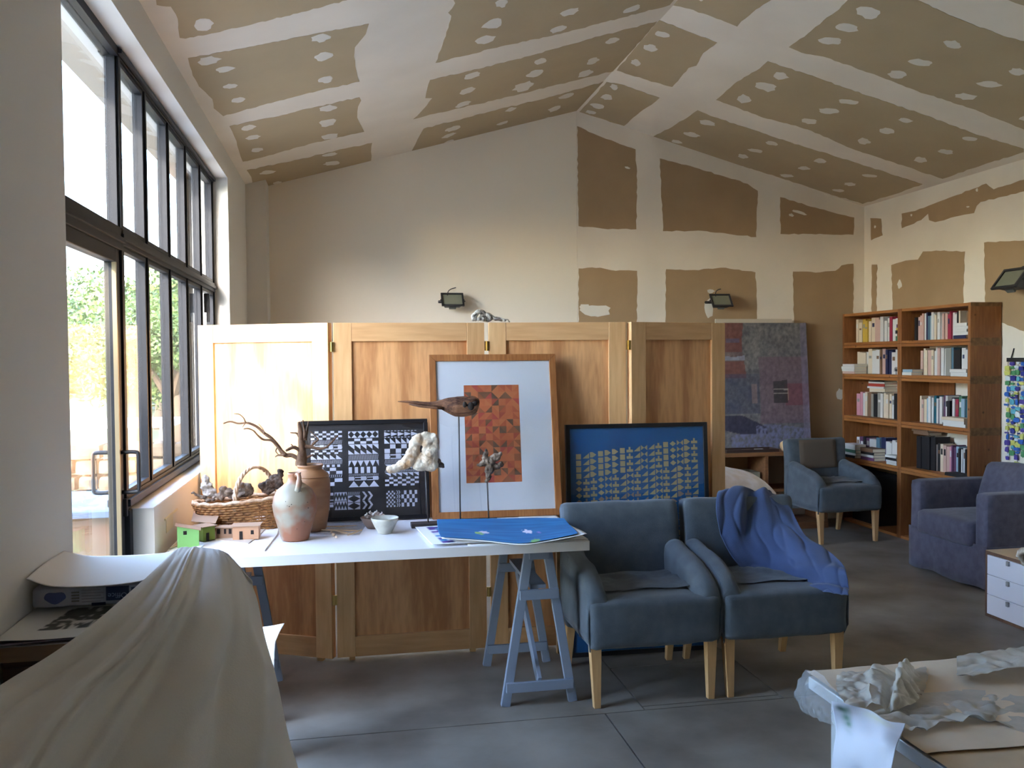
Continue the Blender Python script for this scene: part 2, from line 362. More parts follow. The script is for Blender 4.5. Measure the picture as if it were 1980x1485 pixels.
def plate(zpts, ox, oy, sc, plane, name, m, parent, th=.0015, amp=1.1):
    px = [(ox+x/sc, oy+y/sc) for x, y in zpts]; px = rough_edge(px, 8, amp)
    P = [atP(x, y, plane[0]+plane[1]*.0, plane[1]) for x, y in px]
    n = len(P); mb = MB(); mb.add([p+plane[1]*th for p in P]+P, [tuple(range(n))]+[(i, n+i, n+(i+1) % n, (i+1) % n) for i in range(n)])
    return mb.build(name, m, parent, fixn=False)
Z1 = (280, 0, 3.3); Z2 = (780, 0, 3.3); Z3 = (1100, 0, 4.5); Z4 = (1380, 0, 3.3); Z5 = (1100, 210, 3.3); Z6 = (1660, 330, 5.122)
LP = [
 (Z1, [(75,30),(165,40),(210,120),(222,240),(260,245),(640,165),(1000,75),(1290,0),(1420,-160),(50,-160)]),
 (Z1, [(275,370),(640,305),(1060,220),(1430,150),(1410,215),(1340,300),(1335,360),(1350,450),(1370,520),(1100,580),(860,640),(500,740),(440,690),(430,630),(345,550),(305,480)]),
 (Z1, [(540,805),(800,750),(1060,690),(1370,620),(1380,640),(1360,680),(1355,750),(1400,840),(1100,905),(820,985),(625,1030),(600,960),(585,900)]),
 (Z1, [(650,1085),(930,1030),(1220,960),(1450,912),(1440,1050),(1100,1130),(800,1208),(790,1190),(690,1185),(680,1130)]),
 (Z2, [(350,-160),(320,0),(330,20),(285,80),(305,100),(270,230),(205,400),(620,295),(1000,215),(1400,110),(1700,30),(1725,0),(1830,-140)]),
 (Z2, [(170,510),(480,440),(830,350),(1200,245),(1618,137),(1350,450),(1000,535),(620,630),(310,700),(62,760),(110,715),(185,625),(140,625)]),
 (Z2, [(130,820),(540,715),(900,630),(1296,517),(1110,722),(900,770),(600,845),(250,935),(40,990),(90,890)]),
]
for z, p in LP: plate(p, *z, PL, 'plasterboard', M_BOARD, cl)
RP = [
 (Z3, [(895,42),(1050,75),(1250,145),(1465,230),(1500,185),(1600,105),(1760,0),(2000,-160),(1040,-160)]),
 (Z3, [(783,172),(980,250),(1290,370),(1170,460),(1110,570),(1040,590),(900,755),(650,685),(417,612)]),
 (Z3, [(328,712),(440,730),(790,850),(720,910),(590,1000),(480,1095),(280,1030),(84,980)]),
 (Z4, [(990,-120),(860,-5),(800,60),(700,130),(600,215),(480,300),(560,335),(700,360),(1000,465),(1300,580),(1640,690),(1980,825),(2200,905),(2350,400),(1980,262),(1850,230),(1500,95),(1290,-5),(1100,-120)]),
 (Z4, [(1870,-5),(1985,35),(2150,80),(2150,-60),(1700,-60)]),
 (Z4, [(345,390),(600,475),(1000,615),(1350,735),(1700,865),(1978,950),(1978,970),(1720,1050),(1460,1140),(1150,1035),(900,955),(600,825),(290,740),(15,637),(60,600),(150,520),(290,440)]),
 ((0, 0, 1), [(1349,213),(1380,226),(1522,273),(1653,314),(1784,356),(1728,376),(1668,394),(1592,371),(1501,341),(1380,305),(1320,284),(1263,264),(1300,245)]),
]
for z, p in RP: plate(p, *z, PR, 'plasterboard', M_BOARD, cl)
for p in ([(52,112),(180,170),(300,215),(425,260),(425,330),(435,400),(430,770),(250,770),(120,755),(62,750)],
          [(580,318),(800,375),(1140,480),(1205,525),(1195,820),(1020,800),(850,780),(600,782)],
          [(1348,565),(1600,640),(1820,695),(1815,805),(1550,800),(1350,800)],
          [(62,1020),(200,1015),(300,1035),(435,1035),(432,1420),(440,2600),(64,2600)],
          [(620,1025),(800,1030),(1000,1015),(1190,1045),(1200,1250),(1195,1600),(1195,2400),(615,2400),(615,1600)],
          [(1430,1040),(1600,1045),(1700,1035),(1740,1000),(1815,990),(1815,1700),(1815,2300),(1440,2300),(1440,1700)]):
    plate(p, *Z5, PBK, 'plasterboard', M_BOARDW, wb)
for p in ([(118,470),(225,475),(240,640),(125,690)],
          [(428,425),(560,400),(740,330),(980,240),(1265,128),(1340,185),(1639,90),(1800,35),(1800,155),(1639,205),(1210,310),(1170,350),(1145,420),(960,455),(760,510),(700,490),(690,425),(620,490),(430,570)],
          [(132,930),(185,930),(180,1400),(175,1900),(130,1900),(132,1400)],
          [(325,935),(470,890),(590,880),(640,800),(850,790),(1055,800),(1040,1250),(1035,1500),(345,1500),(340,1300)],
          [(1245,712),(1450,700),(1639,692),(1800,690),(1800,1560),(1640,1590),(1400,1500),(1255,1500),(1255,1300)]):
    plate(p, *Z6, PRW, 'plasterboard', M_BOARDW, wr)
# screw-head filler spots
def spots(lst, z, plane, tilt, parent, amp=.2):
    for (x, y, rx, ry) in lst:
        cx, cy, rx, ry = z[0]+x/z[2], z[1]+y/z[2], rx/z[2], ry/z[2]; n = 14; P = []
        for k in range(n):
            a = 2*PI*k/n; q = 1+rnd.uniform(-amp, amp); u, v = rx*q*math.cos(a), ry*q*math.sin(a)
            P.append(atP(cx+u*math.cos(tilt)-v*math.sin(tilt), cy+u*math.sin(tilt)+v*math.cos(tilt), plane[0], plane[1]))
        c = sum(P, Vector())/n; Q = [p+plane[1]*.0017 for p in P]
        MB().add([c+plane[1]*.0035]+[c+(p-c)*.8+plane[1]*.0030 for p in P]+Q, [(0, 1+k, 1+(k+1) % n) for k in range(n)]+[(1+k, 1+n+k, 1+n+(k+1) % n, 1+(k+1) % n) for k in range(n)]).build('filler_spot', M_SPOT, parent)
spots([(375,155,65,38),(410,385,70,25),(515,440,60,18),(548,548,45,15),(600,636,45,16),(1125,240,60,25),(1140,360,60,25),(1155,505,45,22),(660,813,45,17),(690,875,45,15),(715,955,40,14),(1170,690,55,20),(1165,782,55,22),(1180,868,50,18),(785,1098,50,12),(1180,985,50,10),(1195,1040,55,13),(845,1165,30,8)], Z1, PL, -.14, cl)
spots([(628,15,40,28),(570,150,66,30),(522,252,65,24),(1062,75,65,20),(985,185,55,17),(1460,55,60,17),(1335,258,45,17),(875,390,45,18),(835,470,55,20),(1210,388,42,17),(1160,468,50,18),(440,480,60,18),(410,578,50,18),(768,550,70,26),(380,665,50,14),(685,697,36,11),(1040,612,50,13),(965,692,46,15),(630,785,36,9),(920,757,33,8),(315,820,46,14),(290,863,46,10),(290,903,34,8),(600,842,30,7)], Z2, PL, -.32, cl)
spots([(1150,0,18,8),(815,297,62,25),(710,415,60,30),(582,542,45,28),(395,757,36,26),(330,845,52,24),(250,922,58,20),(190,975,45,16),(1845,660,62,33),(1715,752,95,38),(1525,860,65,36),(1200,1068,70,22),(1072,1170,70,18),(940,1232,55,14),(1765,1245,55,16),(1625,1310,65,15),(1515,1358,42,18)], Z3, PR, .18, cl)
spots([(990,78,80,38),(845,175,80,28),(750,258,72,25),(1525,282,58,25),(1325,397,75,20),(1172,475,55,25),(1760,535,75,22),(1610,615,70,20),(1940,455,50,22),(1985,755,38,15),(860,648,60,15),(732,706,65,18),(612,773,48,18),(1225,767,45,14),(1105,835,48,20),(958,900,40,20),(1635,885,50,14),(1480,967,45,15),(1320,1018,42,18),(680,1025,40,14),(578,1072,38,11),(465,1120,42,10),(992,1120,48,9),(870,1175,36,11),(795,1215,36,9)], Z4, PR, .08, cl)
spots([(165,1288,95,36),(100,1265,35,18),(200,1300,60,26)], Z5, PBK, .02, wb)
spots([(905,1165,24,14),(895,1270,30,60)], Z5, PBK, 0, wb)
spots([(410,1125,22,45),(525,440,10,12),(1085,358,16,7),(165,555,9,14),(1175,190,12,18)], Z6, PRW, 0, wr)
spots([(1470,662,50,9),(1420,680,16,10),(375,378,18,7)], Z5, PBK, .3, wb)
# round end of the white plaster patch at the wall beside the bookcase
P0 = (Vector((0, YB-.002, 0)), Vector((0, -1, 0)))
spots([(1624, 762, 7, 10)], (0, 0, 1), P0, 0, wb)
# ---- steel window on the left
YS = [3.80, 4.262, 4.79, 5.29, 5.79, 6.31]
def win(idx, ys, z0, zt, z1, x):
    t = thing('window_%d' % idx, (x, ys[0], z0), kind='structure')
    for i, y in enumerate(ys):
        e = i in (0, len(ys)-1); wd = .062 if i == 0 else .040
        MB().box((x-.018, y-wd/2, z0+.055), (x+.018, y+wd/2, z1-.03)).box((x-.028, y-wd*.24, z0+.055), (x+.028, y+wd*.24, z1-.03)).build('mullion', M_STEEL, t, bevel=.002)
    for z, hh in ((z0+.03, .058), (z1-.018, .036)):
        MB().box((x-.03, ys[0]-.03, z-hh/2), (x+.03, ys[-1]+.023, z+hh/2)).box((x-.045, ys[0]-.03, z-hh*.25), (x+.045, ys[-1]+.023, z+hh*.25)).build('rail', M_STEEL, t, bevel=.002)
    MB().box((x-.034, ys[0]-.03, zt-.03), (x+.030, ys[-1]+.023, zt+.03)).box((x-.05, ys[0]-.03, zt-.01), (x+.040, ys[-1]+.023, zt+.01)).build('transom', M_STEEL, t, bevel=.002)
    for a, b in zip(ys[:-1], ys[1:]):
        for q0, q1 in ((z0+.06, zt-.035), (zt+.035, z1-.04)):
            fr = MB(); w_ = .018; y0, y1 = a+.026, b-.026
            for bx in (((x-.008, y0, q0), (x+.022, y0+w_, q1)), ((x-.008, y1-w_, q0), (x+.022, y1, q1)), ((x-.008, y0+w_, q0), (x+.022, y1-w_, q0+w_)), ((x-.008, y0+w_, q1-w_), (x+.022, y1-w_, q1))): fr.box(*bx)
            s_ = fr.build('sash', M_STEEL, t)
            MB().box((x-.003, y0+w_, q0+w_), (x+.003, y1-w_, q1-w_)).build('pane', M_GLASS, s_)
    return t
w1 = win(1, YS, WZ0, 2.055, WZ1, XW)
MB().box((XW+.03, 5.82, 1.86), (XW+.062, 5.85, 1.98)).box((XW+.045, 5.822, 1.80), (XW+.062, 5.846, 1.9)).build('window_latch', M_BLACK, w1, bevel=.002)
# door bay: fixed light above, glazed leaf below
d1 = thing('door_1', (XW, 3.3, 0), kind='structure')
MB().box((XW-.035, 3.01, 2.0), (XW+.030, 3.80, 2.09)).box((XW-.045, 3.01, 2.03), (XW+.040, 3.8, 2.05)).build('transom', M_STEEL, d1, bevel=.002)
MB().box((XW-.03, 3.01, WZ1-.036), (XW+.03, 3.79, WZ1)).build('rail', M_STEEL, d1)
MB().box((XW-.04, 3.772, 0), (XW+.04, 3.826, .95)).box((XW-.04, 3.772, .95), (XW+.03, 3.80, 2.0)).build('door_post', M_STEEL, d1, bevel=.002)
MB().box((XW-.003, 3.00, 2.09), (XW+.003, 3.77, WZ1-.036)).build('pane', M_GLASS, d1)
lf = MB().box((XW-.022, 3.70, .02), (XW+.022, 3.765, 2.0)).box((XW-.022, 2.97, .02), (XW+.004, 3.005, 2.0)).box((XW-.022, 3.015, 1.945), (XW+.022, 3.7, 2.0)).box((XW-.022, 3.015, .02), (XW+.022, 3.7, .12)).build('door_leaf', M_STEEL, d1, bevel=.003)
MB().box((XW-.003, 3.00, .12), (XW+.003, 3.70, 1.945)).build('pane', M_GLASS, lf)
MB().box((XW+.01, 3.69, .12), (XW+.026, 3.703, 1.945)).build('glazing_bead', mat('bronze_bead', srgb((150, 132, 100)), .4, metal=.3), lf)
for s_ in (1, -1):
    x0 = XW+.022*s_; x1 = XW+.085*s_
    MB().tube(softpath([(x0, 3.735, 1.19), (x1-.01*s_, 3.735, 1.19), (x1, 3.735, 1.175), (x1, 3.735, 1.11), (x1, 3.735, 1.045), (x1-.01*s_, 3.735, 1.03), (x0, 3.735, 1.03)], 3), .008, 8).build('door_handle', M_BLACK, lf, smooth=True)
MB().box((XW+.022, 3.745, .93), (XW+.035, 3.768, 1.0)).build('lock_plate', M_BLACK, lf)
# ================================================================ outside
M_TERR = mat('pale_terrace', (.46, .41, .34), .9, col2=(.36, .32, .26), scale=3)
gd = thing('ground', (-6, 4, 0), kind='structure')
MB().box((-9, -9, -.2), (XL-LT, 9.5, -.02)).build('terrace', M_TERR, gd)
MB().box((-45, -40, -.25), (-9, 60, -.04)).box((-9, 9.5, -.25), (20, 60, -.04)).box((-9, -40, -.25), (20, -9, -.04)).build('lawn', mat('dry_grass', (.10, .12, .04), .95, col2=(.20, .18, .08), scale=2), gd)
ex = thing('wall_exterior', (-1.2, 7, 0), kind='structure')
MB().box((-1.135, 6.5, 0), (-1.009, 9.8, 3.0)).box((-1.13, 6.5, 0), (XL-LT+.001, 6.56, 3.0)).build('facade_return', mat('pink_render', srgb((196, 170, 158)), .9), ex)
MB().box((-1.26, YN-.4, 2.93), (XL-LT+.001, 9.8, 3.02)).box((-1.27, YN-.4, 2.95), (-1.25, 9.8, 3.12)).build('roof_overhang', mat('eave_board', srgb((170, 160, 148)), .8), ex)
MB().hexa([(-1.3, YN-.4, 2.98), (XM, YN-.4, 3.9), (XM, 9.8, 3.9), (-1.3, 9.8, 2.98)], [(-1.3, YN-.4, 3.08), (XM, YN-.4, 4.0), (XM, 9.8, 4.0), (-1.3, 9.8, 3.08)]).hexa([(XM, YN-.4, 3.9), (5.3, YN-.4, 3.0), (5.3, 9.8, 3.0), (XM, 9.8, 3.9)], [(XM, YN-.4, 4.0), (5.3, YN-.4, 3.1), (5.3, 9.8, 3.1), (XM, 9.8, 4.0)]).build('roof', mat('roof_tile', (.4, .2, .12), .8), ex)
MB().box((-6.6, -.5, 0), (-1.27, .1, 3.71)).build('sun_blocker', mat('sun_blocker_render', srgb((205, 190, 170)), .9), ex)  # unseen block added to keep low sun off the table and lower screen
pw = thing('garden_wall', (-1.8, 5.1, 0), 'low rendered garden wall with pale coping outside the glazed door', 'wall')
MB().box((-2.6, 5.0, 0), (-1.16, 5.25, .73)).build('wall_body', mat('peach_render', srgb((112, 84, 66)), .9, col2=srgb((98, 94, 70)), scale=2.5), pw, bevel=.004)
MB().box((-2.65, 4.93, .73), (-1.14, 5.75, .765)).build('coping', mat('pale_blue_coping', srgb((84, 98, 118)), .6), pw, bevel=.004)
st = thing('stone_wall', (-2.2, 8.3, 0), 'rough dry stone wall in the sunny garden beyond the door', 'wall')
rs = random.Random(11)
for r in range(6):
    x = -4.2+rs.uniform(0, .1)
    while x < -1.5:
        l_ = rs.uniform(.16, .34); a = MB().soft((x+.006, 8.2+rs.uniform(0, .04), r*.14+.004), (x+l_-.006, 8.5, r*.14+.134), r=.03, n=3, amp=.012, freq=9, seed=r+x)
        a.build('stone', mat('field_stone', srgb((110, 100, 86)), .95, col2=srgb((70, 62, 52)), scale=7), st); x += l_
tb = thing('garden_table', (-2.9, 11, 0), 'white slab garden table far out by the trees', 'table')
MB().box((-4.1, 10.6, .80), (-2.0, 11.3, .88)).build('table_top', M_PAPER, tb, bevel=.005)
for x in (-4.0, -2.1):
    for y in (10.7, 11.2): MB().box((x-.03, y-.03, -.04), (x+.03, y+.03, .8)).build('leg', M_PAPER, tb)
# trees: a bark trunk with boughs and a crown of leaves
M_LEAF = mat('leaf_green', (.05, .10, .02), .6, col2=(.15, .22, .06), scale=.9)
M_LEAF.node_tree.nodes['Principled BSDF'].inputs['Subsurface Weight'].default_value = 0
M_BARK = mat('bark', (.14, .10, .07), .9, bump=.5, bscale=12)
def crown_mesh(seed, n):
    r_ = random.Random(seed); vs = []; fs = []
    lumps = [(Vector((r_.gauss(0, .45), r_.gauss(0, .45), r_.gauss(0, .35))), r_.uniform(.3, .55)) for _ in range(16)]
    for i in range(n):
        c, R0 = lumps[i % 16]; d = Vector((r_.gauss(0, 1), r_.gauss(0, 1), r_.gauss(0, 1))).normalized()*R0*r_.uniform(.55, 1.0); p = c+d
        a = Vector((r_.gauss(0, 1), r_.gauss(0, 1), r_.gauss(0, 1))).normalized(); b = a.cross(d if d.length > .01 else Vector((0, 0, 1))).normalized(); s_ = r_.uniform(.03, .06)
        k = len(vs); vs += [p-a*s_, p+b*s_*.5, p+a*s_, p-b*s_*.5]; fs.append((k, k+1, k+2, k+3))
    me = bpy.data.meshes.new('foliage'); me.from_pydata([tuple(v) for v in vs], [], fs); me.materials.append(M_LEAF); return me
CM = [crown_mesh(s_, 9000) for s_ in (1, 2)]
for i, (x, y, h, r_, lab) in enumerate([(-5.6, 17.5, 2.3, 1.25, 'broad leafy garden tree furthest left behind the door glass'), (-3.35, 14.6, 2.0, .95, 'leafy tree seen in the first window bay after the door'),
        (-2.25, 12.2, 1.75, .75, 'bushy green tree close to the house past the third mullion'), (-9.6, 24, 3.6, 1.9, 'tallest distant tree at the back of the garden'), (-4.4, 22, 2.9, 1.7, 'round dense tree behind the nearer garden trees'),
        (-6.2, 12.6, 1.3, .75, 'low wide shrub near the white garden table')]):
    t = thing('garden_tree', (x, y, -.05), lab, 'tree')
    MB().tube(softpath([(x, y, -.05), (x+.08, y, h*.45), (x-.05, y+.05, h)], 4), [.13-.006*k for k in range(9)], 8, rough=.15).build('trunk', M_BARK, t, smooth=True)
    for k in range(4):
        a = k*1.6+i; MB().tube([(x, y, h*.5+.1*k), (x+math.cos(a)*r_*.35, y+math.sin(a)*r_*.35, h*.8), (x+math.cos(a)*r_*.6, y+math.sin(a)*r_*.6, h+.2)], [.06, .04, .02], 6).build('bough', M_BARK, t)
    f = bpy.data.objects.new('foliage', CM[i % 2]); C.objects.link(f); f.parent = t; f.location = (0, 0, h); f.scale = (r_, r_, r_*.95); f.rotation_euler = (0, 0, i*1.3); f['kind'] = 'stuff'
hg = thing('hedge', (-6, 31, 0), 'long dark hedge closing off the garden', 'hedge')
hm = bpy.data.objects.new('foliage', CM[0]); C.objects.link(hm); hm.parent = hg; hm.scale = (9, 1.2, 1.5); hm.location = (0, 0, 1.2); hm['kind'] = 'stuff'
# ================================================================ folding screen
scr = thing('folding_screen', (.5, 4.55, 0), 'four-panel pine folding screen standing across the room behind the white table', 'screen')
def panel(p, q, h=1.743, lb=None):
    p = Vector((*p, 0)); q = Vector((*q, 0)); d = (q-p); L = d.length; d.normalize(); n = Vector((d.y, -d.x, 0))  # n faces the camera side
    M = Matrix(((d.x, n.x, 0, p.x), (d.y, n.y, 0, p.y), (0, 0, 1, 0), (0, 0, 0, 1)))
    e = bpy.data.objects.new('screen_panel', None)
    sw = .092; z0 = .018
    off = root_loc(scr)
    def loc(mb, name, m, par, **k):
        """panel-local mesh under the panel's own frame so that the grain follows the board"""
        o = mb.build(name, m, par, local=True, **k); return o
    body = MB().box((sw-.01, -.006, z0+.09), (L-sw+.01, .006, h-.09)).build('screen_panel', M_PLY, scr, local=True)
    body.matrix_local = Matrix.Translation(-off) @ M
    for a, b in ((0, sw), (L-sw, L)): loc(MB().box((a, -.02, z0), (b, .02, h)), 'stile', M_PINE, body, bevel=.002)
    loc(MB().box((sw, -.019, h-.095), (L-sw, .019, h)), 'rail', M_PINEH, body, bevel=.002)
    loc(MB().box((sw, -.019, z0), (L-sw, .019, z0+.105)), 'rail', M_PINEH, body, bevel=.002)
    for a in (.06, L-.09): loc(MB().box((a, -.015, 0), (a+.03, .015, z0)), 'foot', M_OAK, body)
    if lb: body['label'] = lb
    return body
pa = panel((-.77, 4.93), (-.085, 4.585), lb='bright window-side panel')
pb = panel((-.068, 4.60), (.712, 4.60))
pc = panel((.735, 4.59), (1.464, 4.52))
pd = panel((1.482, 4.50), (2.085, 4.66), lb='shaded right-hand panel')
M_BRASS = mat('brass', (.65, .45, .15), .3, metal=1)
for (x, y) in ((-.077, 4.577), (.7235, 4.573), (1.473, 4.488)):
    for z in (.32, 1.08, 1.62): MB().box((x-.012, y-.006, z-.025), (x+.012, y+.002, z+.025)).tube([(x, y-.006, z-.025), (x, y-.006, z+.025)], .005, 8).build('hinge', M_BRASS, scr)
# rope bundle on the screen top
rp = thing('rope_bundle', (.72, 4.58, 1.744), 'knotted pale rope hank lying on top of the folding screen', 'rope')
M_ROPE = mat('rope', srgb((205, 198, 182)), .95, col2=srgb((120, 110, 100)), scale=60, bump=.5, bscale=200)
def rope_pts(lst, Y=4.58): return [Vector((*atY(x, y, Y).xy, atY(x, y, Y).z)) for x, y in lst]
for pts, r in (([(915, 620), (916, 610), (924, 602), (932, 606), (930, 614), (924, 617)], .010), ([(918, 621), (922, 608), (930, 601), (937, 608), (933, 616)], .008),
               ([(928, 618), (936, 608), (945, 610), (948, 617), (940, 620), (932, 617)], .011), ([(935, 619), (942, 611), (952, 613), (957, 618), (968, 617), (976, 620)], .006),
               ([(950, 617), (962, 614), (976, 619)], .005), ([(955, 619), (966, 619), (980, 618), (984, 623), (986, 632)], .003), ([(936, 606), (946, 607), (955, 615), (970, 620)], .006)):
    P = rope_pts(pts); [setattr(p, 'y', 4.575+.012*math.sin(i*2.1)) for i, p in enumerate(P)]
    for p in P[:5]: p.z = max(p.z, 1.746+r)
    MB().tube(softpath(P, 5), r, 8, rough=.2, seed=r*900).build('rope_loop', M_ROPE, rp, smooth=True)
# ================================================================ white trestle table
TZ = .75; TF, TB, TL_, TR_ = 3.71, 4.44, -.76, 1.036
tt = thing('table_board', ((TL_+TR_)/2, 4.07, TZ-.04), 'long white laminate table board laid across two blue-grey trestles', 'table')
MB().box((TL_, TF, TZ-.042), (TR_, TB, TZ-.0015)).build('board_core', mat('edge_band', (.80, .79, .79), .4), tt, bevel=.001)
MB().box((TL_, TF, TZ-.0012), (TR_, TB, TZ)).build('laminate_top', M_WHITE, tt)
def trestle(xc, label):
    t = thing('trestle', (xc, 4.09, 0), label, 'trestle', 'blue-grey trestles under the table')
    zt = TZ-.047; Y0, Y1 = 3.83, 4.36; sp = .155; tp = .045
    for y in (Y0, Y1):
        for s_ in (-1, 1): MB().bar((xc+s_*sp, y, 0), (xc+s_*tp*.9, y, zt), .04, .028).build('leg', M_TREST, t, bevel=.002)
        for z in (.088, .50):
            hw = sp+(tp-sp)*z/zt; MB().box((xc-hw-.012, y-.031, z-.022), (xc+hw+.012, y-.013, z+.022)).build('cross_bar', M_TREST, t, bevel=.002)
    MB().box((xc-.045, Y0-.03, zt-.045), (xc+.045, Y1+.03, zt)).build('top_rail', M_TREST, t, bevel=.002)
    MB().box((xc-.035, Y0, .52), (xc+.035, Y1, .538)).build('shelf_rail', M_TREST, t)
    MB().bar((xc, Y0-.005, .10), (xc, Y1-.02, .5), .06, .016, up=Vector((1, 0, 0))).build('diagonal_brace', M_TREST, t)
    return t
trestle(.83, 'blue-grey wooden trestle under the right end of the white table')
trestle(-.50, 'blue-grey wooden trestle under the left end, half hidden by the dust sheet')
# curled sheet under the table
G = catmull([[atY(x, y, Y) for x, y, Y in r] for r in ([(450, 1215, 3.56), (510, 1212, 3.48), (550, 1205, 3.42)], [(450, 1240, 3.56), (510, 1238, 3.48), (536, 1232, 3.42)], [(450, 1275, 3.56), (508, 1272, 3.48), (531, 1262, 3.44)], [(450, 1400, 3.56), (500, 1400, 3.50), (528, 1400, 3.46)], [(450, 1470, 3.56), (500, 1470, 3.50), (528, 1470, 3.46)])], 14, 8)
for r in G:
    for p in r: p.z = max(p.z, .002)
cp = single(MB().grid(G), 'curled_paper', M_PAPER, 'curled white paper sheet peeking out behind the dust sheet', 'paper', smooth=True, solid=.001)
# ================================================================ framed pictures
def framed(name, loc, wd, ht, fw, mf, label, tilt, rz=0, depth=.02, glass=True):
    """local frame: x across, z up the picture, origin bottom-left front edge"""
    t = bpy.data.objects.new(name, None); C.objects.link(t); t.empty_display_size = .1
    t.location = loc; t.rotation_euler = (-tilt, 0, rz); tag(t, label, 'picture')
    for pts in ([(0, 0), (wd, 0), (wd-fw, fw), (fw, fw)], [(wd, 0), (wd, ht), (wd-fw, ht-fw), (wd-fw, fw)], [(wd, ht), (0, ht), (fw, ht-fw), (wd-fw, ht-fw)], [(0, ht), (0, 0), (fw, fw), (fw, ht-fw)]):
        MB().prism([(x, 0, z) for x, z in pts], (0, depth, 0)).build('frame_side', mf, t, local=True, bevel=.0015, fixn=True)
    if glass: MB().box((fw-.001, .006, fw-.001), (wd-fw+.001, .0075, ht-fw+.001)).build('glass', M_PGLASS, t, local=True)
    return t
def rect(mb, x0, z0, x1, z1, y): mb.add([(x0, y, z0), (x1, y, z0), (x1, y, z1), (x0, y, z1)], [(0, 1, 2, 3)])
def tri(mb, a, b, c, y): mb.add([(a[0], y, a[1]), (b[0], y, b[1]), (c[0], y, c[1])], [(0, 1, 2)])
# orange geometric print in an oak frame
tw = framed('oak_frame', (.408, 4.352, TZ+.0055), .66, .835, .034, M_FRAMEW, 'tall oak-framed print of orange triangles on a wide white mat', .185, rz=-.03)
MB().box((.03, .009, .03), (.63, .0115, .81)).build('mat_board', mat('mat_white', srgb((222, 226, 232)), .8), tw, local=True)
OC = [srgb(c) for c in ((192, 106, 66), (182, 90, 58), (196, 118, 74), (170, 78, 58), (128, 90, 66), (110, 84, 66), (180, 76, 66), (156, 92, 60), (198, 112, 70))]
mo = [mat('print_orange_%s' % 'abcdefghi'[i], c, .8) for i, c in enumerate(OC)]
mb = MB(); ro = random.Random(4); cw, ch = .30/7.5, .0345; x0, z0, W_, H_ = .175, .175, .285, .50
nx, nz = 8, 14; cw, ch = W_/nx, H_/nz
for i in range(nx):
    for j in range(nz):
        a, b = (x0+i*cw, z0+j*ch), (x0+(i+1)*cw, z0+(j+1)*ch)
        pick = lambda: ro.choice([0, 0, 1, 2, 3, 8, 7, 6, 4, 5] if ro.random() > .25 else [0, 2, 8])
        k = (i+j) % 2 ^ (ro.random() < .25)
        if k: T = [((a[0], a[1]), (b[0], a[1]), (b[0], b[1])), ((a[0], a[1]), (b[0], b[1]), (a[0], b[1]))]
        else: T = [((a[0], a[1]), (b[0], a[1]), (a[0], b[1])), ((b[0], a[1]), (b[0], b[1]), (a[0], b[1]))]
        for q in T: mb.mi = pick(); tri(mb, *q, .0085)
mb.build('orange_print', mo, tw, local=True)
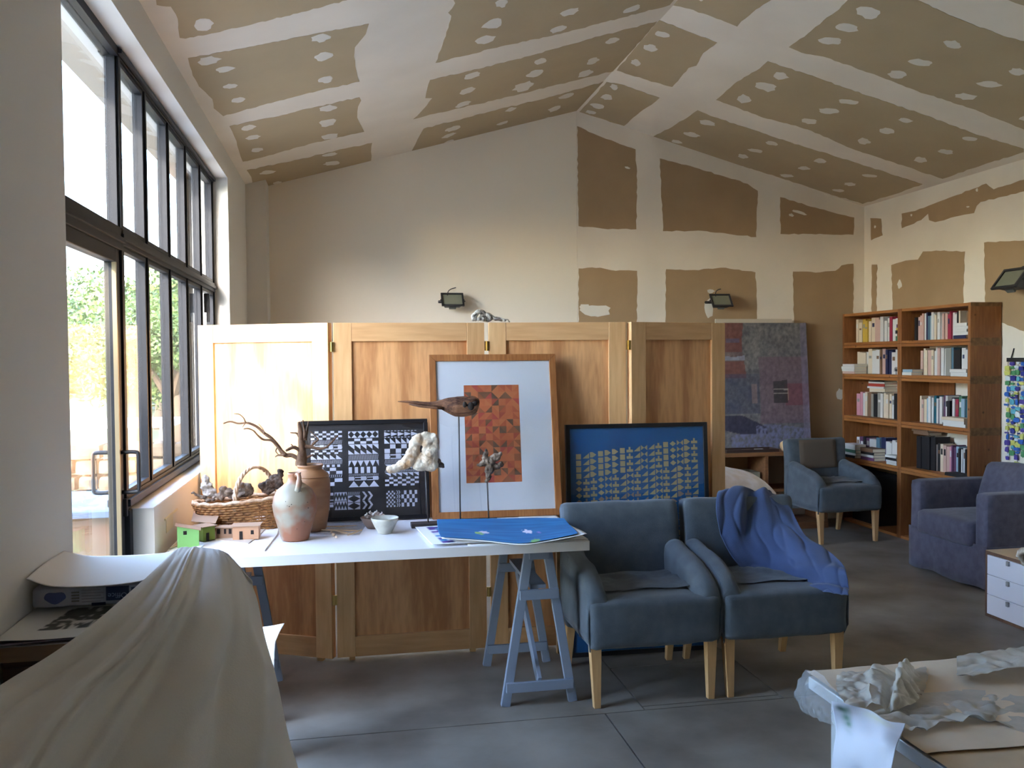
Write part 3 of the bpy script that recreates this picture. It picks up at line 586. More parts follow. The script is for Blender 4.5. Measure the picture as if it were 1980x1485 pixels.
# black and white pattern prints in a black frame
tk = framed('black_frame', (-.235, 4.405, TZ+.0065), .635, .505, .02, M_BLACKF, 'wide black frame with black-and-white geometric pattern strips, behind the stoneware jar', .23, rz=-.01, depth=.025)
MB().box((.018, .010, .018), (.637, .012, .487)).build('backing_board', mat('black_card', (.015, .015, .02), .6), tk, local=True)
M_PW = mat('print_white', srgb((205, 208, 222)), .8)
def strip(u0, v0, u1, v1, rows, seed, slant=0.):
    r_ = random.Random(seed); mb = MB(); hh = (v1-v0)/sum(r[1] for r in rows); z = v1
    def R_(x0, z0, x1, z1): rect(mb, x0, z0+slant*(x0-u0), x1, z1+slant*(x1-u0), .0095)
    def R2(x0, z0, x1, z1): mb.add([(x0, .0095, z0+slant*(x0-u0)), (x1, .0095, z0+slant*(x1-u0)), (x1, .0095, z1+slant*(x1-u0)), (x0, .0095, z1+slant*(x0-u0))], [(0, 1, 2, 3)])
    def T_(a, b, c): tri(mb, *[(p[0], p[1]+slant*(p[0]-u0)) for p in (a, b, c)], .0095)
    for kind, h_, n in rows:
        h = hh*h_; z2 = z-.0015; z1 = z-h+.0015; w_ = (u1-u0)/n; H = z2-z1
        if kind == 'diam':
            for i in range(n):
                a = u0+i*w_; T_((a, z1), (a+w_/2-.001, z1), (a, (z1+z2)/2)); T_((a+w_/2, z1), (a+w_, z1), (a+w_, (z1+z2)/2)); T_((a, z2), (a, (z1+z2)/2+.001), (a+w_/2-.001, z2)); T_((a+w_/2, z2), (a+w_, (z1+z2)/2+.001), (a+w_, z2)); 
        elif kind == 'check' or kind == 'brick':
            m = 2 if kind == 'check' else 4
            for j in range(m):
                for i in range(n):
                    if (i+j) % 2 == 0: R2(u0+i*w_, z1+j*H/m, u0+(i+1)*w_-.001, z1+(j+1)*H/m-.001)
        elif kind == 'hatch':
            for i in range(n*4):
                a = u0+i*w_/4; b = min(a+w_*.2, u1); mb.add([(a, .0095, z1+slant*(a-u0)), (a+w_*.07, .0095, z1+slant*(a-u0)), (b, .0095, z2+slant*(b-u0)), (max(b-w_*.07, a), .0095, z2+slant*(b-u0))], [(0, 1, 2, 3)])
        elif kind == 'triA':
            for i in range(n): a = u0+i*w_; T_((a, z1), (a+w_-.001, z1), (a, z2))
        elif kind == 'triB':
            for i in range(n): a = u0+i*w_; T_((a, z2), (a+w_, z1), (a+w_, z2))
        elif kind == 'spike':
            for i in range(n): a = u0+i*w_; T_((a, z2), (a+w_/2, z1), (a+w_, z2)) if False else (T_((a, z1), (a, z2), (a+w_/2, z2)), T_((a+w_/2, z2), (a+w_, z2), (a+w_, z1)))
        elif kind == 'up':
            for i in range(n): a = u0+i*w_; T_((a, z1), (a+w_, z1), (a+w_/2, z2))
        elif kind == 'line':
            for j in range(3):
                for i in range(n):
                    if (i+j) % 2: R2(u0+i*w_, z1+j*H/3, u0+(i+1)*w_, z1+j*H/3+H*.2)
            for i in range(0, n, 2): R2(u0+i*w_, z1, u0+(i+.9)*w_, z2)
        elif kind == 'bars':
            for i in range(n): R2(u0+i*w_, z1, u0+(i+.55)*w_, z2)
        elif kind == 'arrow':
            for i in range(n): a = u0+i*w_; T_((a, z1+H*.2), (a+w_, (z1+z2)/2), (a, z2-H*.2))
            for i in range(n*2): a = u0+i*w_/2; R2(a, z2-H*.1, a+w_*.3, z2); R2(a, z1, a+w_*.3, z1+H*.1)
        elif kind == 'chev':
            for i in range(n):
                a = u0+i*w_; m_ = (z1+z2)/2
                for q, e in ((z1, m_), (m_, z2)): mb.add([(a, .0095, q if q == m_ else q), (a+w_*.4, .0095, q), (a+w_*.95, .0095, e), (a+w_*.55, .0095, e)] if q == z1 else [(a+w_*.55, .0095, q), (a+w_*.95, .0095, q), (a+w_*.4, .0095, e), (a, .0095, e)], [(0, 1, 2, 3)])
        z -= h
    return mb.build('print_strip', M_PW, tk, local=True)
strip(.05, .175, .205, .455, [('brick', 1.6, 8), ('hatch', .8, 6), ('line', .9, 7), ('check', .8, 8), ('triA', .9, 5), ('hatch', .8, 7), ('bars', .5, 6), ('check', 1.2, 5), ('hatch', .6, 4), ('check', 1.4, 4)], 1)
strip(.235, .165, .385, .450, [('diam', 1.3, 5), ('check', 1.1, 5), ('triB', 1.0, 5), ('triA', .9, 5), ('hatch', 1.0, 6), ('spike', 1.2, 5), ('bars', 1.2, 5), ('hatch', .5, 8), ('line', .8, 5), ('up', 1.2, 3)], 2)
strip(.415, .165, .585, .450, [('arrow', 1.3, 5), ('triA', 1.0, 6), ('check', 1.6, 6), ('line', 1.0, 6), ('hatch', .8, 6), ('triB', .9, 5), ('hatch', .5, 7), ('triB', .7, 6), ('brick', 1.6, 8)], 3)
strip(.05, .055, .16, .145, [('check', 1, 6), ('line', .8, 6), ('check', 1, 6)], 4); strip(.165, .055, .225, .145, [('spike', 1, 4), ('up', 1, 4), ('spike', 1, 4), ('up', 1, 4)], 5)
strip(.23, .055, .29, .145, [('hatch', 1, 3), ('diam', 2, 1), ('diam', 2, 1)], 6); strip(.30, .055, .355, .145, [('chev', 1, 2), ('chev', 1, 2)], 7)
strip(.42, .06, .465, .145, [('brick', 1, 5), ('brick', 1, 5)], 8); strip(.47, .06, .49, .145, [('chev', 1, 2)]*4, 9); strip(.495, .06, .575, .145, [('brick', 1, 6)], 10)
# blue pattern painting in a black frame, on the floor
BL = .775; BH = 1.205
tu = framed('black_frame', (1.115, 4.375, .0025), BL, BH, .022, M_BLACKF, 'large black frame on the floor, blue panel of tan glyph rows, behind chairs', .065, rz=-.03, depth=.03)
MB().box((.02, .010, .02), (BL-.02, .012, BH-.02)).build('blue_panel', mat('blue_ground', srgb((22, 92, 150)), .8, col2=srgb((16, 80, 136)), scale=4), tu, local=True)
mg = [mat('glyph_tan', srgb((176, 160, 120)), .85), mat('glyph_mauve', srgb((150, 132, 118)), .85)]
rg = random.Random(8); mb = MB()
cols = 17; u0 = .05; uw = (BL-.10)/cols
for i in range(cols):
    a = u0+i*uw; ztop = BH-.155+.075*i/cols; kind = rg.choice('trdbcs'); z = ztop; blk = 0
    if i in (1, 8): kind = 't'
    while z > .1:
        h = .034; blk += 1
        if blk % 5 == 0: kind = rg.choice('trdbcs')
        mb.mi = 0 if z > .85 else (1 if rg.random() < .4 else 0); x1 = a+uw*.88; z1 = z-h*.82; m_ = (a+x1)/2; zm = (z+z1)/2; y = .0095
        if kind == 't': tri(mb, (a, z1), (x1, z1), (x1, z), y)
        elif kind == 'r': rect(mb, a+uw*.1, z1, x1-uw*.1, z, y)
        elif kind == 'd': tri(mb, (a, zm), (x1, zm), (m_, z), y); tri(mb, (a, zm), (m_, z1), (x1, zm), y)
        elif kind == 'b': rect(mb, a, z1, x1, zm, y); rect(mb, a+uw*.3, zm, a+uw*.55, z, y)
        elif kind == 'c': tri(mb, (a, z1), (m_, zm), (a, z), y); tri(mb, (x1, z1), (x1, z), (m_, zm), y)
        else: rect(mb, a, z1, a+uw*.35, z, y); tri(mb, (a+uw*.35, z1), (x1, zm), (a+uw*.35, z), y)
        z -= h
mb.build('glyph_rows', mg, tu, local=True)
# raw pine batten between the screen and the blue frame
b0 = atY(1084, 1035, 4.40); b1 = atY(1080, 875, 4.44)
single(MB().box((1.066, 4.455, 0), (1.098, 4.48, 1.07)), 'pine_batten', M_OAK, 'narrow raw pine batten upright between oak frame and blue-panel frame', 'batten', bevel=.001)
# ================================================================ slipcovered chairs
def armchair(name, loc, rz, label, cat='chair', group=None, m=M_GREYF, W=.625, seed=0, back=.83, patch=False):
    """local: x across, y 0 at the front, z up"""
    t = thing(name, loc, label, cat, group, rz=rz); h = W/2; D = .58
    sd = seed
    def lc(mb, n, mm, par=t, **k): return mb.build(n, mm, par, local=True, **k)
    lc(MB().soft((-h+.005, 0, .262), (h-.005, D-.06, .478), r=.03, n=14, amp=.006, freq=9, seed=sd, puff=.022), 'seat', m, smooth=True)
    # back: leaning slab
    S = Matrix.Translation((0, D-.10, .26)) @ Matrix.Rotation(math.radians(-7), 4, 'X')
    lc(MB().soft((-h+.012, -.045, -.03), (h-.012, .06, back-.255), r=.028, n=16, amp=.006, freq=7, seed=sd+3, M=S), 'backrest', m, smooth=True)
    for s_ in (-1, 1):
        xo = s_*(h-.002); xi = s_*(h-.10); P = []
        # arm: falls in a soft slope from the back to the seat front, cloth hanging over it
        prof = [(.02, .47), (.05, .515), (.12, .560), (.24, .592), (.36, .612), (.48, .63)]
        rows = []
        for y, z in prof:
            r = .03; row = [(xo, y, .30), (xo, y, .42), (xo*.995, y, z-.03), (xo-s_*.02, y, z-.002), ((xo+xi)/2, y, z+.006), (xi+s_*.02, y, z-.004), (xi, y, z-.04), (xi-s_*.008, y, .45), (xi-s_*.03, y, .44)]
            rows.append(row)
        first = [(p[0]-s_*.012, .035, min(p[2]-.05, .40)) for p in rows[0]]
        G = catmull([first]+rows, 22, 26)
        G = dispgrid(G, lambda u, v, p: .006*noise.noise(Vector((p.x*9+sd, p.y*14, p.z*7)))+.008*math.sin(v*17+u*3+sd)*max(0, u-.4)*(1-u)*3)
        lc(MB().grid(G if s_ > 0 else [r[::-1] for r in G]), 'armrest', m, smooth=True, solid=.008)
        # skirt that hangs beside the back
        lc(MB().soft((xo-s_*.012 if s_ > 0 else xo, .33, .31), (xo if s_ > 0 else xo-s_*.012, D-.035, .60), r=.005, n=4), 'side_flap', m, smooth=True)
    # loose gathered cloth where seat meets back
    G = catmull([[(x, y, .472+zz) for x, zz in ((-h+.09, .01), (-.12, .004), (0, .012), (.12, .004), (h-.09, .012))] for y, in ((.12,), (.24,), (.36,), (.44,))], 24, 40)
    G = dispgrid(G, lambda u, v, p: .012*abs(noise.noise(Vector((p.x*16+sd, p.y*26, sd))))*math.sin(PI*v)+.018*math.exp(-((v-.55-.2*math.sin(u*5+sd))/.08)**2)*math.sin(PI*u))
    for r in G:
        for p in r: p.z += .018
    lc(MB().grid(G), 'loose_fold', m, smooth=True)
    if patch:
        lc(MB().soft((-h+.12, -.056, back-.52), (h-.12, -.042, back-.27), r=.006, n=6, M=S), 'headrest_cloth', M_BROWNF, smooth=True)
    for s_ in (-1, 1):
        lc(MB().bar((s_*(h-.045), .04, 0), (s_*(h-.04), .05, .275), .03, .03, up=Vector((0, 1, 0)), w2=.05, d2=.045), 'leg', M_OAK, bevel=.002)
        lc(MB().bar((s_*(h-.045), D-.01, 0), (s_*(h-.05), D-.07, .275), .03, .03, up=Vector((0, 1, 0)), w2=.045, d2=.045), 'leg', M_OAK, bevel=.002)
    return t
GC = 'blue-grey slipcovered chairs'
armchair('armchair', (1.338, 3.69, 0), 0, 'blue-grey slipcovered armchair directly beside the white table, nothing on it', group=GC, seed=1)
armchair('armchair', (1.968, 3.69, 0), 0, 'blue-grey slipcovered armchair with a blue cloth thrown over its back', group=GC, seed=7.3)
cC = armchair('armchair', (4.085, 6.60, 0), .05, 'slipcovered armchair in the back corner with a brown cloth on its headrest', group=GC, seed=3.1, W=.60, back=.83, patch=True)
# ---- blue cloth thrown over the middle chair
ctl = [
 [(1425, 965, 4.34), (1445, 960, 4.35), (1470, 965, 4.36), (1495, 970, 4.36), (1510, 978, 4.35)],
 [(1392, 950, 4.24), (1425, 940, 4.24), (1460, 942, 4.24), (1490, 947, 4.24), (1512, 962, 4.24)],
 [(1384, 985, 4.155), (1425, 985, 4.15), (1465, 985, 4.155), (1503, 982, 4.16), (1530, 985, 4.17)],
 [(1397, 1040, 4.12), (1435, 1040, 4.11), (1478, 1035, 4.12), (1520, 1025, 4.13), (1556, 1035, 4.13)],
 [(1422, 1085, 4.06), (1462, 1085, 4.05), (1505, 1078, 4.03), (1550, 1060, 4.0), (1600, 1062, 3.99)],
 [(1455, 1112, 4.0), (1495, 1118, 3.95), (1540, 1110, 3.9), (1585, 1095, 3.86), (1632, 1095, 3.83)],
 [(1485, 1122, 3.92), (1520, 1130, 3.86), (1560, 1132, 3.80), (1600, 1125, 3.76), (1640, 1128, 3.75)],
 [(1500, 1122, 3.90), (1532, 1134, 3.84), (1570, 1143, 3.78), (1605, 1145, 3.72), (1640, 1150, 3.70)],
]
G = catmull([[atY(x, y, Y-(0, 0, .03, .08, .13)[i]*(k > 2)) for i, (x, y, Y) in enumerate(r)] for k, r in enumerate(ctl)], 110, 90)
def cl_f(u, v, p):
    d = .010*noise.noise(Vector((u*3.2, v*3.5, 1.7)))+.006*noise.noise(Vector((u*8, v*9, 4)))
    d += .030*math.exp(-(((u-.45)+.55*(v-.22))/.075)**2)*math.exp(-((v-.28)/.16)**2)
    d -= .016*math.exp(-(((u-.33)+.6*(v-.22))/.09)**2)*math.exp(-((v-.28)/.16)**2)
    d += .030*math.exp(-((v-.80-.16*(u-.6))/.045)**2)*max(0, min(1, (u-.2)*3)) - .022*math.exp(-((v-.70-.2*(u-.6))/.05)**2)*max(0, u-.2)
    d += .014*math.sin(u*16+v*5)*math.exp(-((v-.03)/.10)**2)
    d += .010*(1-2*abs(noise.noise(Vector((u*5+v*2, v*5, 7)))))**3
    return d
G = dispgrid(G, cl_f)
single(MB().grid(G), 'blue_cloth', M_BLUECL, 'denim-blue cloth thrown over the back and seat of the right-hand front armchair', 'cloth', smooth=True, solid=.004)
# ---- mauve-grey armchair at the right, facing left
sf = thing('armchair', (4.45, 5.43, 0), 'wide mauve-grey armchair with skirt and back cushion in front of the bookcase', 'chair')
X0, X1, Y0, Y1 = 4.08, 4.84, 5.02, 5.83
for y0, y1 in ((Y0, Y0+.13), (Y1-.13, Y1)): MB().soft((X0, y0, .03), (X1, y1, .645), r=.03, n=10, amp=.003).build('armrest', M_SOFA, sf, smooth=True)
MB().soft((X0+.55, Y0+.10, .1), (X1, Y1-.10, .72), r=.05, n=8, amp=.004).build('backrest', M_SOFA, sf, smooth=True)
MB().box((X0+.02, Y0+.11, .10), (X0+.6, Y1-.11, .28)).build('seat_base', M_SOFA, sf)
MB().soft((X0-.035, Y0+.125, .27), (X0+.56, Y1-.12, .44), r=.035, n=12, amp=.004, freq=6, puff=.03).build('seat_cushion', M_SOFA, sf, smooth=True)
S = Matrix.Translation((X0+.50, (Y0+Y1)/2, .57)) @ Matrix.Rotation(math.radians(18), 4, 'Y')
MB().soft((-.05, -.29, -.15), (.06, .27, .21), r=.05, n=12, amp=.006, freq=6, puff=.02, M=S).build('back_cushion', M_SOFA, sf, smooth=True)
def skirt(p, q, z0, z1):
    G = [[Vector(p).lerp(Vector(q), i/24)+Vector((0, 0, z0+(z1-z0)*j/4+(.008*math.sin(i*.5) if j == 0 else 0))) for i in range(25)] for j in range(5)]
    return dispgrid(G, lambda u, v, pp: .006*math.sin(u*20)*(1-v))
MB().grid(skirt((X0-.004, Y0, 0), (X0-.004, Y1, 0), .012, .30)).grid(skirt((X0, Y0-.004, 0), (X1, Y0-.004, 0), .012, .30)).grid(skirt((X0, Y1+.004, 0), (X1, Y1+.004, 0), .012, .30)).build('skirt', M_SOFA, sf, smooth=True, solid=.004)
for x in (X0+.06, X1-.06):
    for y in (Y0+.06, Y1-.06): MB().box((x-.02, y-.02, 0), (x+.02, y+.02, .12)).build('leg', M_OAK, sf)
# ---- drawer unit at the right edge
M_DRW = mat('white_drawer', srgb((225, 222, 226)), .5); M_DRE = wood('walnut_edge', srgb((120, 86, 64)), srgb((96, 66, 48)))
dx, dy0, dy1 = 3.72, 4.03, 4.595
dr = thing('drawer_unit', (dx+.16, 4.3, 0), 'low white three-drawer unit with wooden edges at the right', 'drawers')
MB().box((dx, dy0, 0), (dx+.32, dy1, .018)).box((dx, dy0, .372), (dx+.32, dy1, .390)).box((dx, dy1-.018, .018), (dx+.32, dy1, .372)).box((dx, dy0, .018), (dx+.32, dy0+.018, .372)).box((dx+.30, dy0+.018, .018), (dx+.32, dy1-.018, .372)).build('carcass', M_DRE, dr)
MB().box((dx+.002, dy0, .3905), (dx+.318, dy1, .393)).build('top_veneer', mat('top_veneer', srgb((196, 170, 138)), .5), dr)
for k in range(3):
    z = .020+k*.1175; f = MB().box((dx-.004, dy0+.020, z), (dx+.014, dy1-.020, z+.1145)).box((dx+.014, dy0+.03, z+.01), (dx+.28, dy1-.03, z+.02)).build('drawer', M_DRW, dr, bevel=.001)
    MB().box((dx-.016, 4.395, z+.085), (dx-.004, 4.412, z+.112)).build('handle', mat('grey_pull', (.35, .35, .35), .4, metal=.6), f)
gp = Vector((3.845, 4.275, .3935))
gb = thing('green_goblet', gp, 'dark green glass goblet with a gold rim on the drawer unit', 'goblet')
M_GRN = mat('green_glaze', srgb((8, 78, 56)), .15, spec=.7)
MB().lathe([(.001, .006), (.042, .004), (.042, .012), (.014, .02), (.014, .03), (.045, .055), (.058, .09), (.062, .115), (.058, .115), (.05, .08), (.001, .04)], gp).build('cup', M_GRN, gb, smooth=True)
MB().lathe([(.0622, .108), (.0635, .1165), (.0595, .118), (.058, .112)], gp).build('gold_rim', mat('gold', (.7, .55, .3), .3, metal=.8), gb, smooth=True)
sd_ = thing('round_tray_mirror', (3.73, 4.17, .395), 'round green dish with a chalky shell-crusted ring leaning on the drawer unit', 'dish')
rr = random.Random(3); cc = Vector((3.716, 4.215, .40+.03))
S = Matrix.Translation((3.712, 4.195, .40)) @ Matrix.Rotation(math.radians(-38), 4, 'Y')
mb = MB()
ring = [S @ Vector((0, .092*math.cos(2*PI*k/40), .092*math.sin(2*PI*k/40))) for k in range(41)]
MB().tube(ring, .017, 10, rough=.35, seed=2).build('shell_ring', mat('chalky_shell', srgb((216, 206, 190)), .9, col2=srgb((170, 150, 125)), scale=30), sd_, smooth=True)
MB().add([S @ Vector((.004, .085*math.cos(2*PI*k/32), .085*math.sin(2*PI*k/32))) for k in range(32)], [tuple(range(32))]).build('green_plate', M_GRN, sd_)
single(MB().box((3.76, 4.28, .3935), (3.80, 4.40, .405)), 'white_card_box', M_PAPER, 'small flat white box beside the green goblet', 'box', bevel=.001)
# ================================================================ things on the table
TT = TZ+.0008
# --- wicker basket of roots
M_WICK = mat('wicker', srgb((176, 128, 76)), .7, col2=srgb((120, 80, 44)), scale=40, bump=.4, bscale=120)
M_WICKL = mat('pale_wicker', srgb((222, 196, 168)), .7, col2=srgb((180, 140, 105)), scale=50)
bx, by = -.485, 4.33; BLh = .235; BWh = .10
bk = thing('wicker_basket', (bx, by, TZ+.009), 'long low wicker trug basket with hoop handle, full of driftwood roots', 'basket')
def bpt(a, f, z): return Vector((bx+math.cos(a)*(BLh-.05*(1-f)), by+math.sin(a)*(BWh-.03*(1-f)), TZ+.009+z))
def rimz(a): return .132+.012*abs(math.cos(a))**3+.02*math.cos(a)
n = 72
for j in range(11):
    f = j/10; pts = []
    for k in range(n+1):
        a = 2*PI*k/n; r = .004*(1 if (k+j) % 2 else -1); p = bpt(a, f, .004+(rimz(a)-.01)*f); p += Vector((math.cos(a), math.sin(a), 0))*r; pts.append(p)
    MB().tube(pts, .0056, 5, cap=False).build('woven_row', M_WICK, bk, smooth=True)
mb = MB()
for k in range(0, n, 2):
    a = 2*PI*k/n; mb.tube([bpt(a, 0, 0.002), bpt(a, .5, rimz(a)*.5), bpt(a, 1, rimz(a)+.004)], .003, 5)
mb.build('stakes', M_WICK, bk, kind='stuff')
pts = [bpt(2*PI*k/n, 1.0, rimz(2*PI*k/n)+.004)+Vector((0, 0, .003*math.sin(k*1.6))) for k in range(n+1)]
MB().tube(pts, .009, 6, cap=False, rough=.2).build('rim', M_WICKL, bk, smooth=True)
MB().prism([bpt(2*PI*k/24, 0, .002) for k in range(24)], (0, 0, .004)).build('base', M_WICK, bk)
for o_ in range(3):
    pts = []
    for k in range(41):
        t = k/40; a = PI*t; p = Vector((bx+.045+.085*math.cos(a)*(1 if True else 1), by+.09*math.cos(a), TZ+.10+.195*math.sin(a)**.8)); tw_ = k*.9+o_*2.09
        p += Vector((.006*math.cos(tw_), .003*math.sin(tw_), .006*math.sin(tw_)*math.cos(a))); pts.append(p)
    MB().tube(pts, .0062, 6).build('hoop_handle', M_WICKL, bk, smooth=True)
M_ROOT = mat('grey_root', srgb((142, 124, 108)), .95, col2=srgb((66, 50, 40)), scale=22, bump=.8, bscale=60, contrast=(.4, .62))
M_ROOTL = mat('pale_root', srgb((196, 190, 184)), .95, col2=srgb((110, 90, 70)), scale=18, bump=.8, bscale=60, contrast=(.45, .65))
def pxl(x, y, Y): return atY(x, y, Y)
def root_thing(label, items, Y, m, name='driftwood_root', namp=.016, nf=30, group='roots in the wicker basket', ox=0, oy=0, sc=1., squash=.7, voxel=.0035, cat='driftwood'):
    pts = []
    for it in items:
        x, y, rx, ry = it[:4]; dY = it[4] if len(it) > 4 else 0
        p = atY(ox+x/sc, oy+y/sc, Y+dY); s_ = Y*1.02/FOC/sc; pts.append((p, (rx*s_, min(rx, ry)*s_*squash, ry*s_)))
    c = sum((p for p, r in pts), Vector())/len(pts); c.z = min(p.z-r[2] for p, r in pts)
    o = blob(name, [(p-c, r) for p, r in pts], m, voxel=voxel, namp=namp, nfreq=nf); o.location = c
    return tag(o, label, cat, group)
A4 = dict(ox=320, oy=780, sc=4.64)
root_thing('pale root standing at the window end of the basket', [(365, 690, 38, 38), (375, 745, 50, 50), (395, 800, 60, 45), (430, 820, 40, 30), (355, 665, 20, 20)], 4.33, M_ROOTL, **A4)
root_thing('long flat brown wood piece poking over the left basket rim', [(250, 805, 18, 10), (290, 825, 30, 14), (340, 845, 40, 18), (400, 865, 45, 18)], 4.26, M_ROOT, **A4)
root_thing('dark gnarled root low in the basket, left of the hoop handle', [(520, 780, 35, 35), (560, 800, 50, 40), (600, 825, 45, 30), (500, 830, 40, 35)], 4.32, M_ROOT, **A4)
root_thing('grey knotted root under the basket hoop handle', [(680, 760, 45, 45), (735, 745, 40, 35), (700, 800, 60, 40), (760, 790, 40, 35), (640, 790, 30, 30)], 4.30, M_ROOT, **A4)
root_thing('black jagged root at the right end of the basket', [(880, 740, 40, 40), (930, 730, 45, 45), (985, 680, 45, 50), (1035, 630, 30, 40), (1020, 720, 40, 60), (920, 780, 60, 30)], 4.34, mat('dark_root', srgb((98, 82, 72)), .95, col2=srgb((38, 30, 26)), scale=22, bump=.9, bscale=60, contrast=(.4, .62)), **A4)
# --- stoneware
M_JAR = mat('salt_glaze_brown', srgb((164, 120, 82)), .45, col2=srgb((132, 90, 60)), scale=5, bump=.1, bscale=40, stretch=(1, 1, 3))
M_JUG = mat('stoneware_mottled', srgb((152, 144, 126)), .4, col2=srgb((150, 96, 66)), scale=6.5, detail=3, contrast=(.40, .53))
jl = atZ(586, 1012, TZ); jx, jy = -.178, 4.235
ja = thing('stoneware_jar', (jx, jy, TZ), 'tall brown stoneware jar holding a branching root', 'jar')
MB().lathe([(.001, .001), (.066, .001), (.072, .01), (.086, .09), (.093, .17), (.092, .235), (.084, .268), (.060, .286), (.056, .292), (.058, .30), (.062, .306), (.060, .312), (.053, .310), (.05, .295), (.05, .28), (.08, .25), (.08, .1), (.06, .03), (.001, .02)], (jx, jy, TT), 36).build('jar_body', M_JAR, ja, smooth=True)
MB().tube([Vector((jx+.0875*math.cos(2*PI*k/36), jy+.0875*math.sin(2*PI*k/36), TT+.258)) for k in range(37)], .003, 6, cap=False).build('shoulder_ring', M_JAR, ja, smooth=True)
gx, gy = -.238, 4.03
ju = thing('stoneware_jug', (gx, gy, TZ), 'mottled grey and rust stoneware jug with narrow neck, nearest on the table', 'jug')
MB().lathe([(.001, .001), (.058, .001), (.062, .008), (.076, .06), (.092, .115), (.098, .155), (.094, .19), (.076, .225), (.048, .247), (.033, .256), (.029, .268), (.028, .292), (.030, .300), (.026, .301), (.024, .29), (.024, .26), (.04, .24), (.001, .2)], (gx, gy, TT), 40).build('jug_body', M_JUG, ju, smooth=True)
MB().tube(softpath([(gx+.01, gy-.026, TT+.292), (gx+.022, gy-.048, TT+.294), (gx+.024, gy-.064, TT+.27), (gx+.02, gy-.070, TT+.242), (gx+.014, gy-.062, TT+.222)], 4), [.010]*8+[.013]*9, 8, squash=None).build('handle', M_JUG, ju, smooth=True)
for (x, y) in ((552, 970), (556, 978), (560, 979), (564, 975), (601, 983), (594, 1010), (575, 1024), (585, 951), (600, 972)):
    d = ray(x, y); # tiny iron pits in the glaze
    p = CAMP + d*((gy-.09)/d.y); cxy = Vector((gx, gy, p.z)); v = (p-cxy); v.normalize(); zz = p.z-TT
    pr = [(.06, .076), (.115, .092), (.155, .098), (.19, .094), (.225, .076)]
    R_ = next((b[1]*(zz-a[0])/(b[0]-a[0])+a[1]*(b[0]-zz)/(b[0]-a[0]) for a, b in zip(pr[:-1], pr[1:]) if a[0] <= zz <= b[0]), .08)
    q = cxy+v*(R_+.0003); e = Vector((0, 0, 1)); s_ = v.cross(e); r_ = rnd.uniform(.0015, .003)
    MB().add([q+(s_*math.cos(k*PI/3)+e*math.sin(k*PI/3))*r_ for k in range(6)], [tuple(range(6))]).build('glaze_pit', mat('iron_pit', (.03, .02, .015), .5), ju)
# --- branching root in the jar
br = thing('branching_root', (jx, jy, TZ+.20), 'twisted brown root with long thin branches rising from the jar', 'branch')
M_TWIG = mat('twig', srgb((112, 84, 62)), .85, col2=srgb((84, 58, 40)), scale=20, bump=.5, bscale=80)
def tw(lst, r0, r1, Y=4.235, dY=0, rough=.15, n=7):
    P = [atY(320+x/4.64, 780+y/4.64, Y+dY*i/(len(lst)-1)) for i, (x, y) in enumerate(lst)]; P = softpath(P, 4); m_ = len(P)-1
    MB().tube(P, [(r0+(r1-r0)*(i/m_)**.8)*.00054 for i in range(m_+1)], n, rough=rough, seed=r0).build('branch', M_TWIG, br, smooth=True)
tw([(1215, 560), (1222, 480), (1225, 420), (1215, 330), (1210, 250), (1200, 190), (1195, 165)], 52, 10, n=10)
tw([(1235, 330), (1250, 260), (1240, 200), (1232, 150)], 16, 5, dY=-.02); tw([(1250, 330), (1265, 270), (1275, 210), (1283, 160)], 18, 5, dY=.02); tw([(1200, 300), (1180, 270), (1150, 265), (1118, 262)], 12, 4)
tw([(1240, 390), (1300, 390), (1360, 405), (1430, 400), (1490, 350), (1545, 285)], 20, 6, dY=-.03); tw([(1300, 395), (1340, 350), (1370, 325), (1340, 290), (1300, 250)], 12, 4, dY=.03)
tw([(1230, 440), (1160, 395), (1110, 410), (1082, 425)], 20, 10, dY=-.03); tw([(1150, 395), (1135, 375), (1125, 365)], 7, 3)
tw([(1200, 500), (1130, 465), (1070, 465), (1020, 400), (960, 320), (890, 270), (820, 210), (740, 175), (650, 180), (580, 162), (520, 180)], 22, 6, dY=.06)
tw([(1070, 465), (1010, 465), (985, 482)], 12, 4, dY=.02); tw([(1080, 455), (1020, 400), (950, 335), (880, 325), (830, 290), (790, 245), (740, 225), (700, 230)], 13, 5, dY=-.02)
tw([(720, 175), (700, 130), (660, 98), (615, 93)], 8, 3); tw([(890, 270), (870, 225), (835, 185)], 7, 2, dY=.05); tw([(1000, 400), (990, 430), (1015, 460)], 7, 3); tw([(715, 180), (700, 200), (690, 215)], 5, 3)
tw([(1260, 490), (1300, 470), (1325, 458)], 14, 6, dY=-.02)
